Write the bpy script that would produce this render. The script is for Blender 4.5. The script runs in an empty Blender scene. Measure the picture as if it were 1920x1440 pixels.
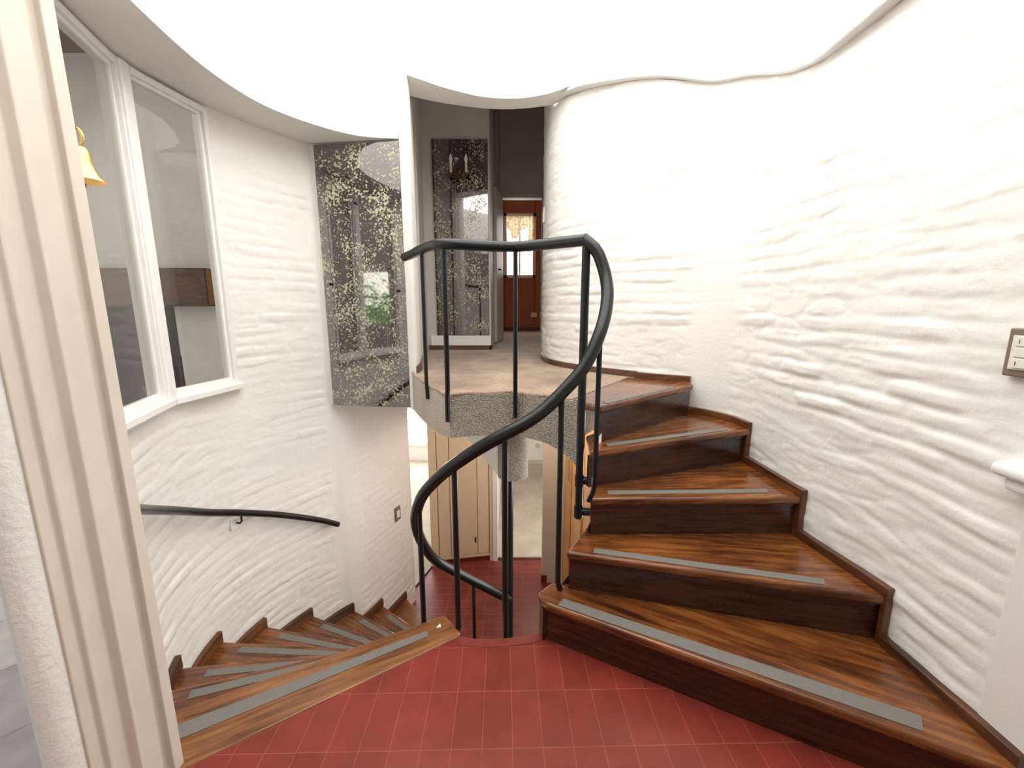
import bpy, math, random
import numpy as np
from mathutils import Vector

random.seed(7)
sc = bpy.context.scene
COL = sc.collection

# ------------------------------------------------------------------ materials
def new_mat(name):
    m = bpy.data.materials.new(name)
    m.use_nodes = True
    nt = m.node_tree
    for n in list(nt.nodes):
        nt.nodes.remove(n)
    out = nt.nodes.new('ShaderNodeOutputMaterial')
    return m, nt, out

def N(nt, typ, **kw):
    n = nt.nodes.new(typ)
    for k, v in kw.items():
        if hasattr(n, k) and not k.startswith('i_'):
            setattr(n, k, v)
        else:
            n.inputs[k].default_value = v
    return n

def principled(nt, out, col=(.8, .8, .8), rough=.5, metal=0.0, spec=.5, coat=0.0):
    b = nt.nodes.new('ShaderNodeBsdfPrincipled')
    b.inputs['Base Color'].default_value = (*col, 1)
    b.inputs['Roughness'].default_value = rough
    b.inputs['Metallic'].default_value = metal
    b.inputs['Specular IOR Level'].default_value = spec
    b.inputs['Coat Weight'].default_value = coat
    b.inputs['Coat Roughness'].default_value = .08
    nt.links.new(b.outputs[0], out.inputs[0])
    return b

def ramp(nt, fac, stops, interp='LINEAR'):
    r = nt.nodes.new('ShaderNodeValToRGB')
    cr = r.color_ramp
    cr.interpolation = interp
    while len(cr.elements) < len(stops):
        cr.elements.new(.5)
    for e, (p, c) in zip(cr.elements, stops):
        e.position = p
        e.color = (*c, 1) if len(c) == 3 else c
    nt.links.new(fac, r.inputs[0])
    return r

def bump(nt, b, height, strength=.3, dist=.01):
    n = nt.nodes.new('ShaderNodeBump')
    n.inputs['Strength'].default_value = strength
    n.inputs['Distance'].default_value = dist
    nt.links.new(height, n.inputs['Height'])
    nt.links.new(n.outputs[0], b.inputs['Normal'])
    return n

def objco(nt):
    return nt.nodes.new('ShaderNodeTexCoord').outputs['Object']

def simple(name, col, rough=.5, metal=0.0, noise=0.0, nscale=30, spec=.5, coat=0.0):
    m, nt, out = new_mat(name)
    b = principled(nt, out, col, rough, metal, spec, coat)
    if noise:
        t = N(nt, 'ShaderNodeTexNoise', Scale=nscale, Detail=5)
        nt.links.new(objco(nt), t.inputs['Vector'])
        c1 = tuple(min(1, c * (1 - noise * .5)) for c in col)
        c2 = tuple(min(1, c * (1 + noise * .5)) for c in col)
        r = ramp(nt, t.outputs[0], [(.3, c1), (.7, c2)])
        nt.links.new(r.outputs[0], b.inputs['Base Color'])
        bump(nt, b, t.outputs[0], .15, .004)
    return m

def plaster(name, col, fine=.35):
    m, nt, out = new_mat(name)
    b = principled(nt, out, col, .62, 0, .3)
    co = objco(nt)
    t = N(nt, 'ShaderNodeTexNoise', Scale=3.0, Detail=4)
    nt.links.new(co, t.inputs['Vector'])
    c2 = tuple(c * .955 for c in col)
    r = ramp(nt, t.outputs[0], [(.35, c2), (.65, col)])
    nt.links.new(r.outputs[0], b.inputs['Base Color'])
    t2 = N(nt, 'ShaderNodeTexNoise', Scale=55.0, Detail=6, Roughness=.6)
    nt.links.new(co, t2.inputs['Vector'])
    bump(nt, b, t2.outputs[0], fine, .004)
    return m

def wood(name, dark, mid, light, rough=.28, coat=.35):
    m, nt, out = new_mat(name)
    b = principled(nt, out, mid, rough, 0, .5, coat)
    uv = nt.nodes.new('ShaderNodeTexCoord').outputs['UV']
    mp = nt.nodes.new('ShaderNodeMapping')
    mp.inputs['Scale'].default_value = (2.2, 26, 1)
    nt.links.new(uv, mp.inputs['Vector'])
    t = N(nt, 'ShaderNodeTexNoise', Scale=1.6, Detail=8, Roughness=.62, Distortion=.6)
    nt.links.new(mp.outputs[0], t.inputs['Vector'])
    mp2 = nt.nodes.new('ShaderNodeMapping')
    mp2.inputs['Scale'].default_value = (1.5, 5, 1)
    nt.links.new(uv, mp2.inputs['Vector'])
    t2 = N(nt, 'ShaderNodeTexNoise', Scale=1.3, Detail=3)
    nt.links.new(mp2.outputs[0], t2.inputs['Vector'])
    mx = N(nt, 'ShaderNodeMath', operation='MULTIPLY_ADD')
    nt.links.new(t2.outputs[0], mx.inputs[0])
    mx.inputs[1].default_value = .7
    nt.links.new(t.outputs[0], mx.inputs[2])
    mz = N(nt, 'ShaderNodeMath', operation='MULTIPLY')
    nt.links.new(mx.outputs[0], mz.inputs[0])
    mz.inputs[1].default_value = .6
    r = ramp(nt, mz.outputs[0], [(.36, dark), (.50, mid), (.66, light)])
    nt.links.new(r.outputs[0], b.inputs['Base Color'])
    rr = ramp(nt, t.outputs[0], [(.3, (rough * .8,) * 3), (.7, (rough * 1.4,) * 3)])
    nt.links.new(rr.outputs[0], b.inputs['Roughness'])
    bump(nt, b, t.outputs[0], .10, .002)
    return m

def tiles(name, col, mortar, w, h, rot=0.0, off=(0, 0), rough=.38, msize=.0014, var=.12):
    m, nt, out = new_mat(name)
    b = principled(nt, out, col, rough, 0, .3)
    mp = nt.nodes.new('ShaderNodeMapping')
    mp.inputs['Location'].default_value = (off[0], off[1], 0)
    mp.inputs['Rotation'].default_value = (0, 0, rot)
    nt.links.new(objco(nt), mp.inputs['Vector'])
    br = N(nt, 'ShaderNodeTexBrick', offset=0.0, squash=1.0)
    br.inputs['Scale'].default_value = 1
    br.inputs['Mortar Size'].default_value = msize
    br.inputs['Mortar Smooth'].default_value = .3
    br.inputs['Brick Width'].default_value = w
    br.inputs['Row Height'].default_value = h
    br.inputs['Bias'].default_value = 0
    br.inputs['Color1'].default_value = (*[c * (1 - var) for c in col], 1)
    br.inputs['Color2'].default_value = (*[c * (1 + var) for c in col], 1)
    br.inputs['Mortar'].default_value = (*mortar, 1)
    nt.links.new(mp.outputs[0], br.inputs['Vector'])
    t = N(nt, 'ShaderNodeTexNoise', Scale=9, Detail=6)
    nt.links.new(objco(nt), t.inputs['Vector'])
    r = ramp(nt, t.outputs[0], [(.3, (.84, .84, .84)), (.7, (1.1, 1.08, 1.08))])
    mx = N(nt, 'ShaderNodeMix', data_type='RGBA', blend_type='MULTIPLY')
    mx.inputs[0].default_value = 1
    nt.links.new(br.outputs['Color'], mx.inputs[6])
    nt.links.new(r.outputs[0], mx.inputs[7])
    nt.links.new(mx.outputs[2], b.inputs['Base Color'])
    iv = N(nt, 'ShaderNodeMath', operation='SUBTRACT')
    iv.inputs[0].default_value = 1
    nt.links.new(br.outputs['Fac'], iv.inputs[1])
    bump(nt, b, iv.outputs[0], .35, .003)
    return m

def carpet(name, c1, c2, c3, loop=False):
    m, nt, out = new_mat(name)
    b = principled(nt, out, c2, .95, 0, .1)
    b.inputs['Sheen Weight'].default_value = .25
    co = objco(nt)
    t = N(nt, 'ShaderNodeTexNoise', Scale=2.6 if not loop else 140, Detail=6, Roughness=.65)
    nt.links.new(co, t.inputs['Vector'])
    t2 = N(nt, 'ShaderNodeTexNoise', Scale=170.0, Detail=3)
    nt.links.new(co, t2.inputs['Vector'])
    ad = N(nt, 'ShaderNodeMath', operation='MULTIPLY_ADD')
    nt.links.new(t2.outputs[0], ad.inputs[0])
    ad.inputs[1].default_value = .8
    nt.links.new(t.outputs[0], ad.inputs[2])
    hf = N(nt, 'ShaderNodeMath', operation='MULTIPLY')
    nt.links.new(ad.outputs[0], hf.inputs[0])
    hf.inputs[1].default_value = .555
    r = ramp(nt, hf.outputs[0], [(.38, c1), (.5, c2), (.62, c3)])
    nt.links.new(r.outputs[0], b.inputs['Base Color'])
    v = N(nt, 'ShaderNodeTexVoronoi', Scale=120 if not loop else 150)
    nt.links.new(co, v.inputs['Vector'])
    bump(nt, b, v.outputs['Distance'], .9 if loop else .6, .008)
    return m

def antique_mirror(name):
    m, nt, out = new_mat(name)
    b = principled(nt, out, (.225, .225, .22), .03, 1.0)
    co = objco(nt)
    t = N(nt, 'ShaderNodeTexNoise', Scale=62, Detail=4, Roughness=.62, Distortion=.25)
    nt.links.new(co, t.inputs['Vector'])
    t1 = N(nt, 'ShaderNodeTexNoise', Scale=6, Detail=3)
    nt.links.new(co, t1.inputs['Vector'])
    ad = N(nt, 'ShaderNodeMath', operation='MULTIPLY_ADD')
    nt.links.new(t1.outputs[0], ad.inputs[0])
    ad.inputs[1].default_value = .42
    nt.links.new(t.outputs[0], ad.inputs[2])
    mask = ramp(nt, ad.outputs[0], [(.765, (0, 0, 0)), (.80, (.9, .9, .9))])
    d = nt.nodes.new('ShaderNodeBsdfPrincipled')
    d.inputs['Base Color'].default_value = (.50, .47, .33, 1)
    d.inputs['Roughness'].default_value = .35
    mx = nt.nodes.new('ShaderNodeMixShader')
    nt.links.new(mask.outputs[0], mx.inputs[0])
    nt.links.new(b.outputs[0], mx.inputs[1])
    nt.links.new(d.outputs[0], mx.inputs[2])
    nt.links.new(mx.outputs[0], out.inputs[0])
    return m

def pane_glass(name, tint=(.89, .885, .86), refl=1.0):
    m, nt, out = new_mat(name)
    tr = nt.nodes.new('ShaderNodeBsdfTransparent')
    tr.inputs[0].default_value = (*tint, 1)
    gl = nt.nodes.new('ShaderNodeBsdfGlossy')
    gl.inputs['Roughness'].default_value = .02
    lw = N(nt, 'ShaderNodeLayerWeight')
    lw.inputs['Blend'].default_value = .5
    pw = N(nt, 'ShaderNodeMath', operation='POWER')
    nt.links.new(lw.outputs['Facing'], pw.inputs[0])
    pw.inputs[1].default_value = 4
    ml = N(nt, 'ShaderNodeMath', operation='MULTIPLY_ADD')
    nt.links.new(pw.outputs[0], ml.inputs[0])
    ml.inputs[1].default_value = .6 * refl
    ml.inputs[2].default_value = .045
    mx = nt.nodes.new('ShaderNodeMixShader')
    nt.links.new(ml.outputs[0], mx.inputs[0])
    nt.links.new(tr.outputs[0], mx.inputs[1])
    nt.links.new(gl.outputs[0], mx.inputs[2])
    nt.links.new(mx.outputs[0], out.inputs[0])
    return m

def emitter(name, col, s):
    m, nt, out = new_mat(name)
    e = nt.nodes.new('ShaderNodeEmission')
    e.inputs[0].default_value = (*col, 1)
    e.inputs[1].default_value = s
    nt.links.new(e.outputs[0], out.inputs[0])
    return m

def lace(name, col):
    m, nt, out = new_mat(name)
    d = nt.nodes.new('ShaderNodeBsdfDiffuse'); d.inputs[0].default_value = (*col, 1)
    t = nt.nodes.new('ShaderNodeBsdfTranslucent'); t.inputs[0].default_value = (*col, 1)
    tr = nt.nodes.new('ShaderNodeBsdfTransparent')
    n = N(nt, 'ShaderNodeTexNoise', Scale=45, Detail=3)
    nt.links.new(objco(nt), n.inputs['Vector'])
    r = ramp(nt, n.outputs[0], [(.45, (0, 0, 0)), (.7, (.5, .5, .5))])
    a = nt.nodes.new('ShaderNodeMixShader'); a.inputs[0].default_value = .6
    nt.links.new(d.outputs[0], a.inputs[1]); nt.links.new(t.outputs[0], a.inputs[2])
    b = nt.nodes.new('ShaderNodeMixShader')
    nt.links.new(r.outputs[0], b.inputs[0]); nt.links.new(a.outputs[0], b.inputs[1]); nt.links.new(tr.outputs[0], b.inputs[2])
    nt.links.new(b.outputs[0], out.inputs[0])
    return m

SKY = 5.1
TOX, TOY = -.0263, .1175
M = dict(
    wall=plaster('painted_brick', (.82, .80, .765), .45),
    plaster=plaster('smooth_plaster', (.81, .79, .755), .18),
    rough_plaster=plaster('rough_plaster', (.80, .78, .745), .9),
    ceiling=plaster('ceiling_plaster', (.80, .785, .76), .1),
    jamb=simple('painted_jamb', (.66, .60, .515), .4, noise=.06, nscale=14),
    gloss_white=simple('white_gloss_paint', (.82, .815, .79), .3, noise=.04, nscale=20),
    hallpaint=plaster('hall_paint', (.62, .585, .54), .12),
    cream=simple('cream_paint', (.70, .58, .41), .4, noise=.05, nscale=12),
    lower=plaster('lower_plaster', (.62, .55, .47), .2),
    terracotta=plaster('terracotta_paint', (.40, .165, .085), .2),
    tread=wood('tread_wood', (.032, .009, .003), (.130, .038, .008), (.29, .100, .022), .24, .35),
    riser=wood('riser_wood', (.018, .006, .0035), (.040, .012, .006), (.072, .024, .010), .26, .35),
    edge=wood('worn_edge_wood', (.06, .020, .007), (.19, .070, .020), (.33, .14, .045), .30, .2),
    skirt=wood('skirting_wood', (.02, .007, .003), (.085, .028, .009), (.19, .075, .024), .32, .2),
    beam=wood('beam_wood', (.035, .012, .006), (.10, .036, .015), (.16, .06, .025), .5, 0),
    beam_end_lit=wood('beam_end_lit_wood', (.18, .06, .02), (.34, .12, .04), (.42, .18, .07), .5, 0),  # beam wood in a brighter orange, light on the end face put into the colour
    orange=wood('orange_door_wood', (.50, .24, .07), (.62, .32, .11), (.70, .38, .15), .35, .1),
    base=wood('baseboard_wood', (.05, .022, .012), (.11, .05, .028), (.16, .08, .045), .4, 0),
    strip=simple('grit_strip', (.155, .145, .128), .6, noise=.25, nscale=120),
    red=tiles('red_tile', (.205, .031, .021), (.30, .085, .062), .1023, .2135, math.radians(-1.2), (TOX, TOY), .33),
    red_low=tiles('red_tile_lower', (.19, .036, .030), (.36, .14, .11), .205, .1025, 0, (.08, .02), .30),
    redpaint=simple('red_cement', (.185, .029, .020), .5, spec=.25, noise=.15, nscale=20),
    greytile=tiles('grey_stone_tile', (.62, .60, .60), (.40, .38, .38), .42, .21, .75, (0, 0), .3, .004, .2),
    carpet=carpet('landing_carpet', (.17, .11, .075), (.31, .215, .15), (.46, .345, .26)),
    carpet_loop=carpet('loop_carpet', (.17, .145, .115), (.37, .33, .275), (.55, .50, .43), True),
    carpet_low=carpet('lower_carpet', (.36, .30, .24), (.46, .39, .32), (.54, .47, .39)),
    black=simple('black_enamel', (.006, .008, .009), .3, spec=.4),
    brass=simple('brass', (.72, .47, .16), .28, 1.0, noise=.15, nscale=18),
    oldbrass=simple('old_brass', (.16, .09, .035), .4, .9),
    darkmetal=simple('dark_metal', (.03, .025, .02), .4, .8),
    soot=simple('soot', (.008, .008, .009), .6, noise=.3, nscale=25),
    mirror=antique_mirror('antique_mirror'),
    mirror_edge=simple('mirror_edge', (.18, .19, .18), .25, .6),
    glass=pane_glass('pane_glass'),
    bronze=simple('bronze_plate', (.24, .18, .13), .4, .3),
    ivory=simple('ivory_plastic', (.72, .70, .60), .35),
    whiteplastic=simple('white_plastic', (.8, .79, .76), .35),
    bulb=simple('bulb_glass', (.85, .85, .82), .15),
    candle=simple('candle_sleeve', (.75, .62, .42), .5),
    curtain=lace('lace_curtain', (.78, .68, .52)),
    leaf=simple('leaf_green', (.20, .46, .05), .5),
    skyglass=emitter('skylight_daylight', (1.0, .982, .945), SKY),
    flake=simple('paint_flake', (.85, .84, .82), .6),
    roof=simple('outdoor_brick', (.75, .70, .66), .8, noise=.2, nscale=8),
)

# ------------------------------------------------------------------ mesh helpers
class MB:
    def __init__(s):
        s.v, s.f, s.uv = [], [], []
    def face(s, idx, uvs=None):
        s.f.append(tuple(idx))
        s.uv.append(uvs if uvs else [(s.v[i][0], s.v[i][1] + s.v[i][2]) for i in idx])
    def prism(s, poly, z0, z1, g=(1, 0)):
        """closed prism over a plan polygon; z0/z1 number or list per point; g = grain direction"""
        n = len(poly)
        a = sum(poly[i][0] * poly[(i + 1) % n][1] - poly[(i + 1) % n][0] * poly[i][1] for i in range(n))
        zl0 = z0 if isinstance(z0, (list, tuple)) else [z0] * n
        zl1 = z1 if isinstance(z1, (list, tuple)) else [z1] * n
        if a < 0:
            poly = poly[::-1]; zl0 = list(zl0)[::-1]; zl1 = list(zl1)[::-1]
        L = math.hypot(*g); g = (g[0] / L, g[1] / L); p = (-g[1], g[0])
        b = len(s.v)
        for (x, y), z in zip(poly, zl0): s.v.append((x, y, z))
        for (x, y), z in zip(poly, zl1): s.v.append((x, y, z))
        U = lambda i: (s.v[i][0] * g[0] + s.v[i][1] * g[1], s.v[i][0] * p[0] + s.v[i][1] * p[1] + s.v[i][2])
        for idx in ([b + i for i in range(n - 1, -1, -1)], [b + n + i for i in range(n)]):
            s.face(idx, [U(i) for i in idx])
        for i in range(n):
            j = (i + 1) % n
            idx = [b + i, b + j, b + n + j, b + n + i]
            d = (s.v[idx[1]][0] - s.v[idx[0]][0], s.v[idx[1]][1] - s.v[idx[0]][1])
            if abs(d[0] * g[0] + d[1] * g[1]) > abs(d[0] * p[0] + d[1] * p[1]):
                s.face(idx, [U(k) for k in idx])
            else:
                s.face(idx, [(s.v[k][2] * .3 + 5, s.v[k][0] * p[0] + s.v[k][1] * p[1]) for k in idx])
        return s
    def box(s, x0, x1, y0, y1, z0, z1, g=(1, 0)):
        return s.prism([(x0, y0), (x1, y0), (x1, y1), (x0, y1)], z0, z1, g)
    def bar(s, a, b, z0, z1, w, side=0.0):
        """upright board along plan segment a-b, width w, centred (side 0) or shifted to its left (1) / right (-1)"""
        d = Vector((b[0] - a[0], b[1] - a[1])); d.normalize(); p = Vector((-d.y, d.x))
        o0 = (side - 1) * w / 2; o1 = (side + 1) * w / 2
        A = Vector(a); B = Vector(b)
        q = [A + p * o0, B + p * o0, B + p * o1, A + p * o1]
        return s.prism([tuple(x) for x in q], z0, z1, (d.x, d.y))
    def tube(s, path, r, n=14, cap=True):
        P = [Vector(p) for p in path]
        rings = []
        up = None
        for i, p in enumerate(P):
            t = (P[min(i + 1, len(P) - 1)] - P[max(i - 1, 0)]).normalized()
            if up is None:
                up = Vector((0, 0, 1)) if abs(t.z) < .9 else Vector((0, 1, 0))
            x = t.cross(up)
            if x.length < 1e-4: x = t.cross(Vector((1, 0, 0)))
            x.normalize(); y = x.cross(t).normalized(); up = y
            rr = r[i] if isinstance(r, (list, tuple)) else r
            b = len(s.v)
            for k in range(n):
                a = 2 * math.pi * k / n
                s.v.append(tuple(p + x * math.cos(a) * rr + y * math.sin(a) * rr))
            rings.append(b)
        for a, b in zip(rings, rings[1:]):
            for k in range(n):
                j = (k + 1) % n
                s.face([a + k, a + j, b + j, b + k])
        if cap:
            s.face([rings[0] + k for k in range(n)][::-1])
            s.face([rings[-1] + k for k in range(n)])
        return s
    def lathe(s, prof, c=(0, 0, 0), n=24):
        b = len(s.v)
        for r, z in prof:
            for k in range(n):
                a = 2 * math.pi * k / n
                s.v.append((c[0] + r * math.cos(a), c[1] + r * math.sin(a), c[2] + z))
        for i in range(len(prof) - 1):
            for k in range(n):
                j = (k + 1) % n
                s.face([b + i * n + k, b + i * n + j, b + (i + 1) * n + j, b + (i + 1) * n + k])
        if prof[0][0] > 1e-4: s.face([b + k for k in range(n)][::-1])
        if prof[-1][0] > 1e-4: s.face([b + (len(prof) - 1) * n + k for k in range(n)])
        return s
    def strip(s, A, B):
        """sheet between two 3D polylines of equal length"""
        b = len(s.v); n = len(A)
        s.v += [tuple(p) for p in A] + [tuple(p) for p in B]
        for i in range(n - 1):
            s.face([b + i, b + i + 1, b + n + i + 1, b + n + i])
        return s
    def thick_strip(s, A, B, off):
        """closed slab: strip A-B plus a copy shifted by off"""
        n = len(A); o = Vector(off); b = len(s.v)
        s.v += [tuple(p) for p in A] + [tuple(p) for p in B]
        s.v += [tuple(Vector(p) + o) for p in A] + [tuple(Vector(p) + o) for p in B]
        for i in range(n - 1):
            s.face([b + i, b + i + 1, b + n + i + 1, b + n + i])
            s.face([b + 2 * n + i, b + 3 * n + i, b + 3 * n + i + 1, b + 2 * n + i + 1])
            s.face([b + i, b + 2 * n + i, b + 2 * n + i + 1, b + i + 1])
            s.face([b + n + i, b + n + i + 1, b + 3 * n + i + 1, b + 3 * n + i])
        for i in (0, n - 1):
            s.face([b + i, b + n + i, b + 3 * n + i, b + 2 * n + i])
        return s
    def build(s, name, mat, parent=None, smooth=False, bevel=0.0, seg=2, fix=True):
        me = bpy.data.meshes.new(name)
        me.from_pydata(s.v, [], s.f)
        ul = me.uv_layers.new(name='UVMap')
        flat = [c for f in s.uv for u in f for c in u]
        ul.data.foreach_set('uv', flat)
        if fix:
            import bmesh
            bm = bmesh.new(); bm.from_mesh(me)
            bmesh.ops.recalc_face_normals(bm, faces=bm.faces[:])
            bm.to_mesh(me); bm.free()
        me.materials.append(M[mat] if isinstance(mat, str) else mat)
        if smooth:
            me.polygons.foreach_set('use_smooth', [True] * len(me.polygons))
            if hasattr(me, 'set_sharp_from_angle'):
                me.set_sharp_from_angle(angle=math.radians(40))
        o = bpy.data.objects.new(name, me)
        COL.objects.link(o)
        if parent:
            o.parent = parent
            o.matrix_parent_inverse = parent.matrix_basis.inverted()
        if bevel:
            md = o.modifiers.new('bevel', 'BEVEL')
            md.width = bevel; md.segments = seg; md.limit_method = 'ANGLE'; md.angle_limit = math.radians(40)
        return o

def tag(o, label, cat=None, group=None, kind=None):
    o['label'] = label
    if cat: o['category'] = cat
    if group: o['group'] = group
    if kind: o['kind'] = kind
    return o
def struct(o, label, cat):
    return tag(o, label, cat, kind='structure')
def thing(name, loc, label, cat, group=None):
    o = bpy.data.objects.new(name, None)
    o.empty_display_size = .1
    o.location = loc
    COL.objects.link(o)
    return tag(o, label, cat, group)

def catmull(P, step=.02):
    P = [np.array(p, float) for p in P]
    out = []
    n = len(P)
    for i in range(n - 1):
        p0 = P[i - 1] if i else 2 * P[0] - P[1]
        p1, p2 = P[i], P[i + 1]
        p3 = P[i + 2] if i + 2 < n else 2 * P[-1] - P[-2]
        m = max(1, int(np.linalg.norm(p2 - p1) / step))
        for k in range(m):
            t = k / m
            out.append(.5 * ((2 * p1) + (-p0 + p2) * t + (2 * p0 - 5 * p1 + 4 * p2 - p3) * t ** 2 + (-p0 + 3 * p1 - 3 * p2 + p3) * t ** 3))
    out.append(P[-1])
    return np.array(out)

def resample(P, n):
    P = np.array(P, float)
    d = np.r_[0, np.cumsum(np.linalg.norm(np.diff(P, axis=0), axis=1))]
    t = np.linspace(0, d[-1], n)
    return np.stack([np.interp(t, d, P[:, k]) for k in range(P.shape[1])], 1)

# ------------------------------------------------------------------ rough painted brick walls
RNG = np.random.RandomState(3)
TAB = RNG.rand(256, 256)
def vnoise(x, y):
    xi = np.floor(x).astype(int); yi = np.floor(y).astype(int)
    fx = x - xi; fy = y - yi
    fx = fx * fx * (3 - 2 * fx); fy = fy * fy * (3 - 2 * fy)
    g = lambda a, b: TAB[a % 256, b % 256]
    return (g(xi, yi) * (1 - fx) + g(xi + 1, yi) * fx) * (1 - fy) + (g(xi, yi + 1) * (1 - fx) + g(xi + 1, yi + 1) * fx) * fy
def fbm(x, y, o=4):
    r = 0; a = .5
    for _ in range(o):
        r = r + a * (vnoise(x, y) - .5); x = x * 2.03 + 17; y = y * 2.03 + 31; a *= .5
    return r
def brick_height(s, z):
    zz = z + .075 * fbm(s * 1.1 + 5, z * 1.3, 3) + .022 * fbm(s * 7, z * 7 + 3, 2)
    ch = .070
    c = np.floor(zz / ch); fz = zz / ch - c
    sh = TAB[(c.astype(int) * 7) % 256, 11] * .25
    bl = .27
    ss = s + .06 * fbm(s * 3 + 9, z * 9, 2)
    b = np.floor((ss + sh) / bl); fs = (ss + sh) / bl - b
    rnd = TAB[(b.astype(int) * 3 + 40) % 256, (c.astype(int) * 5 + 9) % 256]
    jz = np.minimum(fz, 1 - fz) * ch
    js = np.minimum(fs, 1 - fs) * bl
    sm = lambda d, w: (lambda t: t * t * (3 - 2 * t))(np.clip(d / w, 0, 1))
    presence = np.clip(fbm(s * 1.2 + 3, z * 2.6 + 8, 3) * 3.0 + .55, 0, 1)
    body = sm(jz, .022) * (.4 + .6 * sm(js, .03))
    h = presence * body * (.0015 + .0095 * rnd ** 1.5)
    rg = 1 - np.abs(2 * vnoise(s * 5.5 + 2 * fbm(s * 3, z * 5, 2), z * 21 + 1.5 * fbm(s * 4, z * 6, 2)) - 1)
    h += .0065 * fbm(s * 4.2, z * 15, 4) + .0042 * fbm(s * 16, z * 46, 4) - .0045 * rg ** 7 * np.clip(fbm(s * 2.3, z * 3.1 + 4, 2) * 4 + .5, 0, 1)
    return h
def brick_wall(name, path, z0, ztop, mask, mat, normal_side, thick=.12, holes=(), dz=.0095, ds=.011, amp=1.0, zbot=None):
    """wall along a plan path (rows of x,y). ztop: array per path point. normal_side +1: room is on the left of the path.
    holes: (s0,s1,z0,z1). returns the object."""
    P = np.array(path)
    seg = np.linalg.norm(np.diff(P, axis=0), axis=1)
    S = np.r_[0, np.cumsum(seg)]
    cuts = sorted({0, S[-1], *[h[0] for h in holes], *[h[1] for h in holes]})
    sv = np.concatenate([np.linspace(a, b, max(2, int((b - a) / ds) + 1))[:-1] for a, b in zip(cuts, cuts[1:])] + [[S[-1]]])
    zmax = float(np.max(ztop))
    zc = sorted({z0, zmax, *[h[2] for h in holes if h[2] < zmax], *[h[3] for h in holes if h[3] < zmax]})
    zv = np.concatenate([np.linspace(a, b, max(2, int((b - a) / dz) + 1))[:-1] for a, b in zip(zc, zc[1:])] + [[zmax]])
    X = np.interp(sv, S, P[:, 0]); Y = np.interp(sv, S, P[:, 1]); ZT = np.interp(sv, S, ztop)
    tx = np.gradient(X, sv); ty = np.gradient(Y, sv)
    k = 9
    ker = np.ones(k) / k
    tx = np.convolve(np.pad(tx, k // 2, 'edge'), ker, 'valid'); ty = np.convolve(np.pad(ty, k // 2, 'edge'), ker, 'valid')
    L = np.hypot(tx, ty); nx = -ty / L * normal_side; ny = tx / L * normal_side
    SS, ZZ = np.meshgrid(sv, zv, indexing='ij')
    if zbot is not None: ZZ = np.maximum(ZZ, np.interp(sv, S, zbot)[:, None])
    ZZ = np.minimum(ZZ, ZT[:, None])
    h = brick_height(SS, ZZ) * mask(SS, ZZ) * amp
    for (a, b, c, d) in holes:
        dist = np.maximum(np.maximum(a - SS, SS - b), np.maximum(c - ZZ, ZZ - d))
        h *= np.clip(dist / .05, 0, 1)
    FX = X[:, None] + nx[:, None] * h; FY = Y[:, None] + ny[:, None] * h
    BX = np.broadcast_to((X - nx * thick)[:, None], h.shape); BY = np.broadcast_to((Y - ny * thick)[:, None], h.shape)
    ns, nz = h.shape
    V = np.concatenate([np.stack([FX, FY, ZZ], -1).reshape(-1, 3), np.stack([BX, BY, ZZ], -1).reshape(-1, 3)])
    keep = np.ones((ns - 1, nz - 1), bool)
    sm = (sv[:-1] + sv[1:]) / 2; zm = (zv[:-1] + zv[1:]) / 2
    for (a, b, c, d) in holes:
        keep &= ~((sm[:, None] > a) & (sm[:, None] < b) & (zm[None] > c) & (zm[None] < d))
    keep &= (ZZ[:-1, 1:] - ZZ[:-1, :-1] > 1e-6) | (ZZ[1:, 1:] - ZZ[1:, :-1] > 1e-6)
    I, J = np.nonzero(keep)
    q = lambda i, j: i * nz + j
    off = ns * nz
    F = np.stack([q(I, J), q(I + 1, J), q(I + 1, J + 1), q(I, J + 1)], 1)
    if normal_side > 0: F = F[:, ::-1]
    Bk = F[:, ::-1] + off
    faces = [F, Bk]
    # close every open edge of the kept area
    pad = np.zeros((ns + 1, nz + 1), bool); pad[1:-1, 1:-1] = keep
    extra = []
    for i in range(ns):
        e = np.nonzero(pad[i, 1:-1] != pad[i + 1, 1:-1])[0]
        for j in e: extra.append((q(i, j), q(i, j + 1), q(i, j + 1) + off, q(i, j) + off))
    for j in range(nz):
        e = np.nonzero(pad[1:-1, j] != pad[1:-1, j + 1])[0]
        for i in e: extra.append((q(i, j), q(i + 1, j), q(i + 1, j) + off, q(i, j) + off))
    faces.append(np.array(extra))
    F = np.concatenate(faces)
    me = bpy.data.meshes.new(name)
    me.vertices.add(len(V)); me.vertices.foreach_set('co', V.ravel())
    me.loops.add(F.size); me.loops.foreach_set('vertex_index', F.ravel().astype(np.int32))
    me.polygons.add(len(F))
    me.polygons.foreach_set('loop_start', np.arange(0, F.size, 4, dtype=np.int32))
    sm_ = np.ones(len(F), bool); sm_[-len(extra):] = False
    me.polygons.foreach_set('use_smooth', sm_)
    me.update(calc_edges=True); me.validate()
    me.materials.append(M[mat])
    o = bpy.data.objects.new(name, me); COL.objects.link(o)
    return o, sv, X, Y, S

def s_of(path, pt):
    P = np.array(path); S = np.r_[0, np.cumsum(np.linalg.norm(np.diff(P, axis=0), axis=1))]
    return S[np.argmin(np.hypot(P[:, 0] - pt[0], P[:, 1] - pt[1]))]

RK = .195            # rise of the upper steps
LK = .188            # rise of the lower steps
ZU = 5 * RK          # landing floor
ZL = -9 * LK         # lower floor
SOF = 2.56           # low ceiling ring

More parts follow.
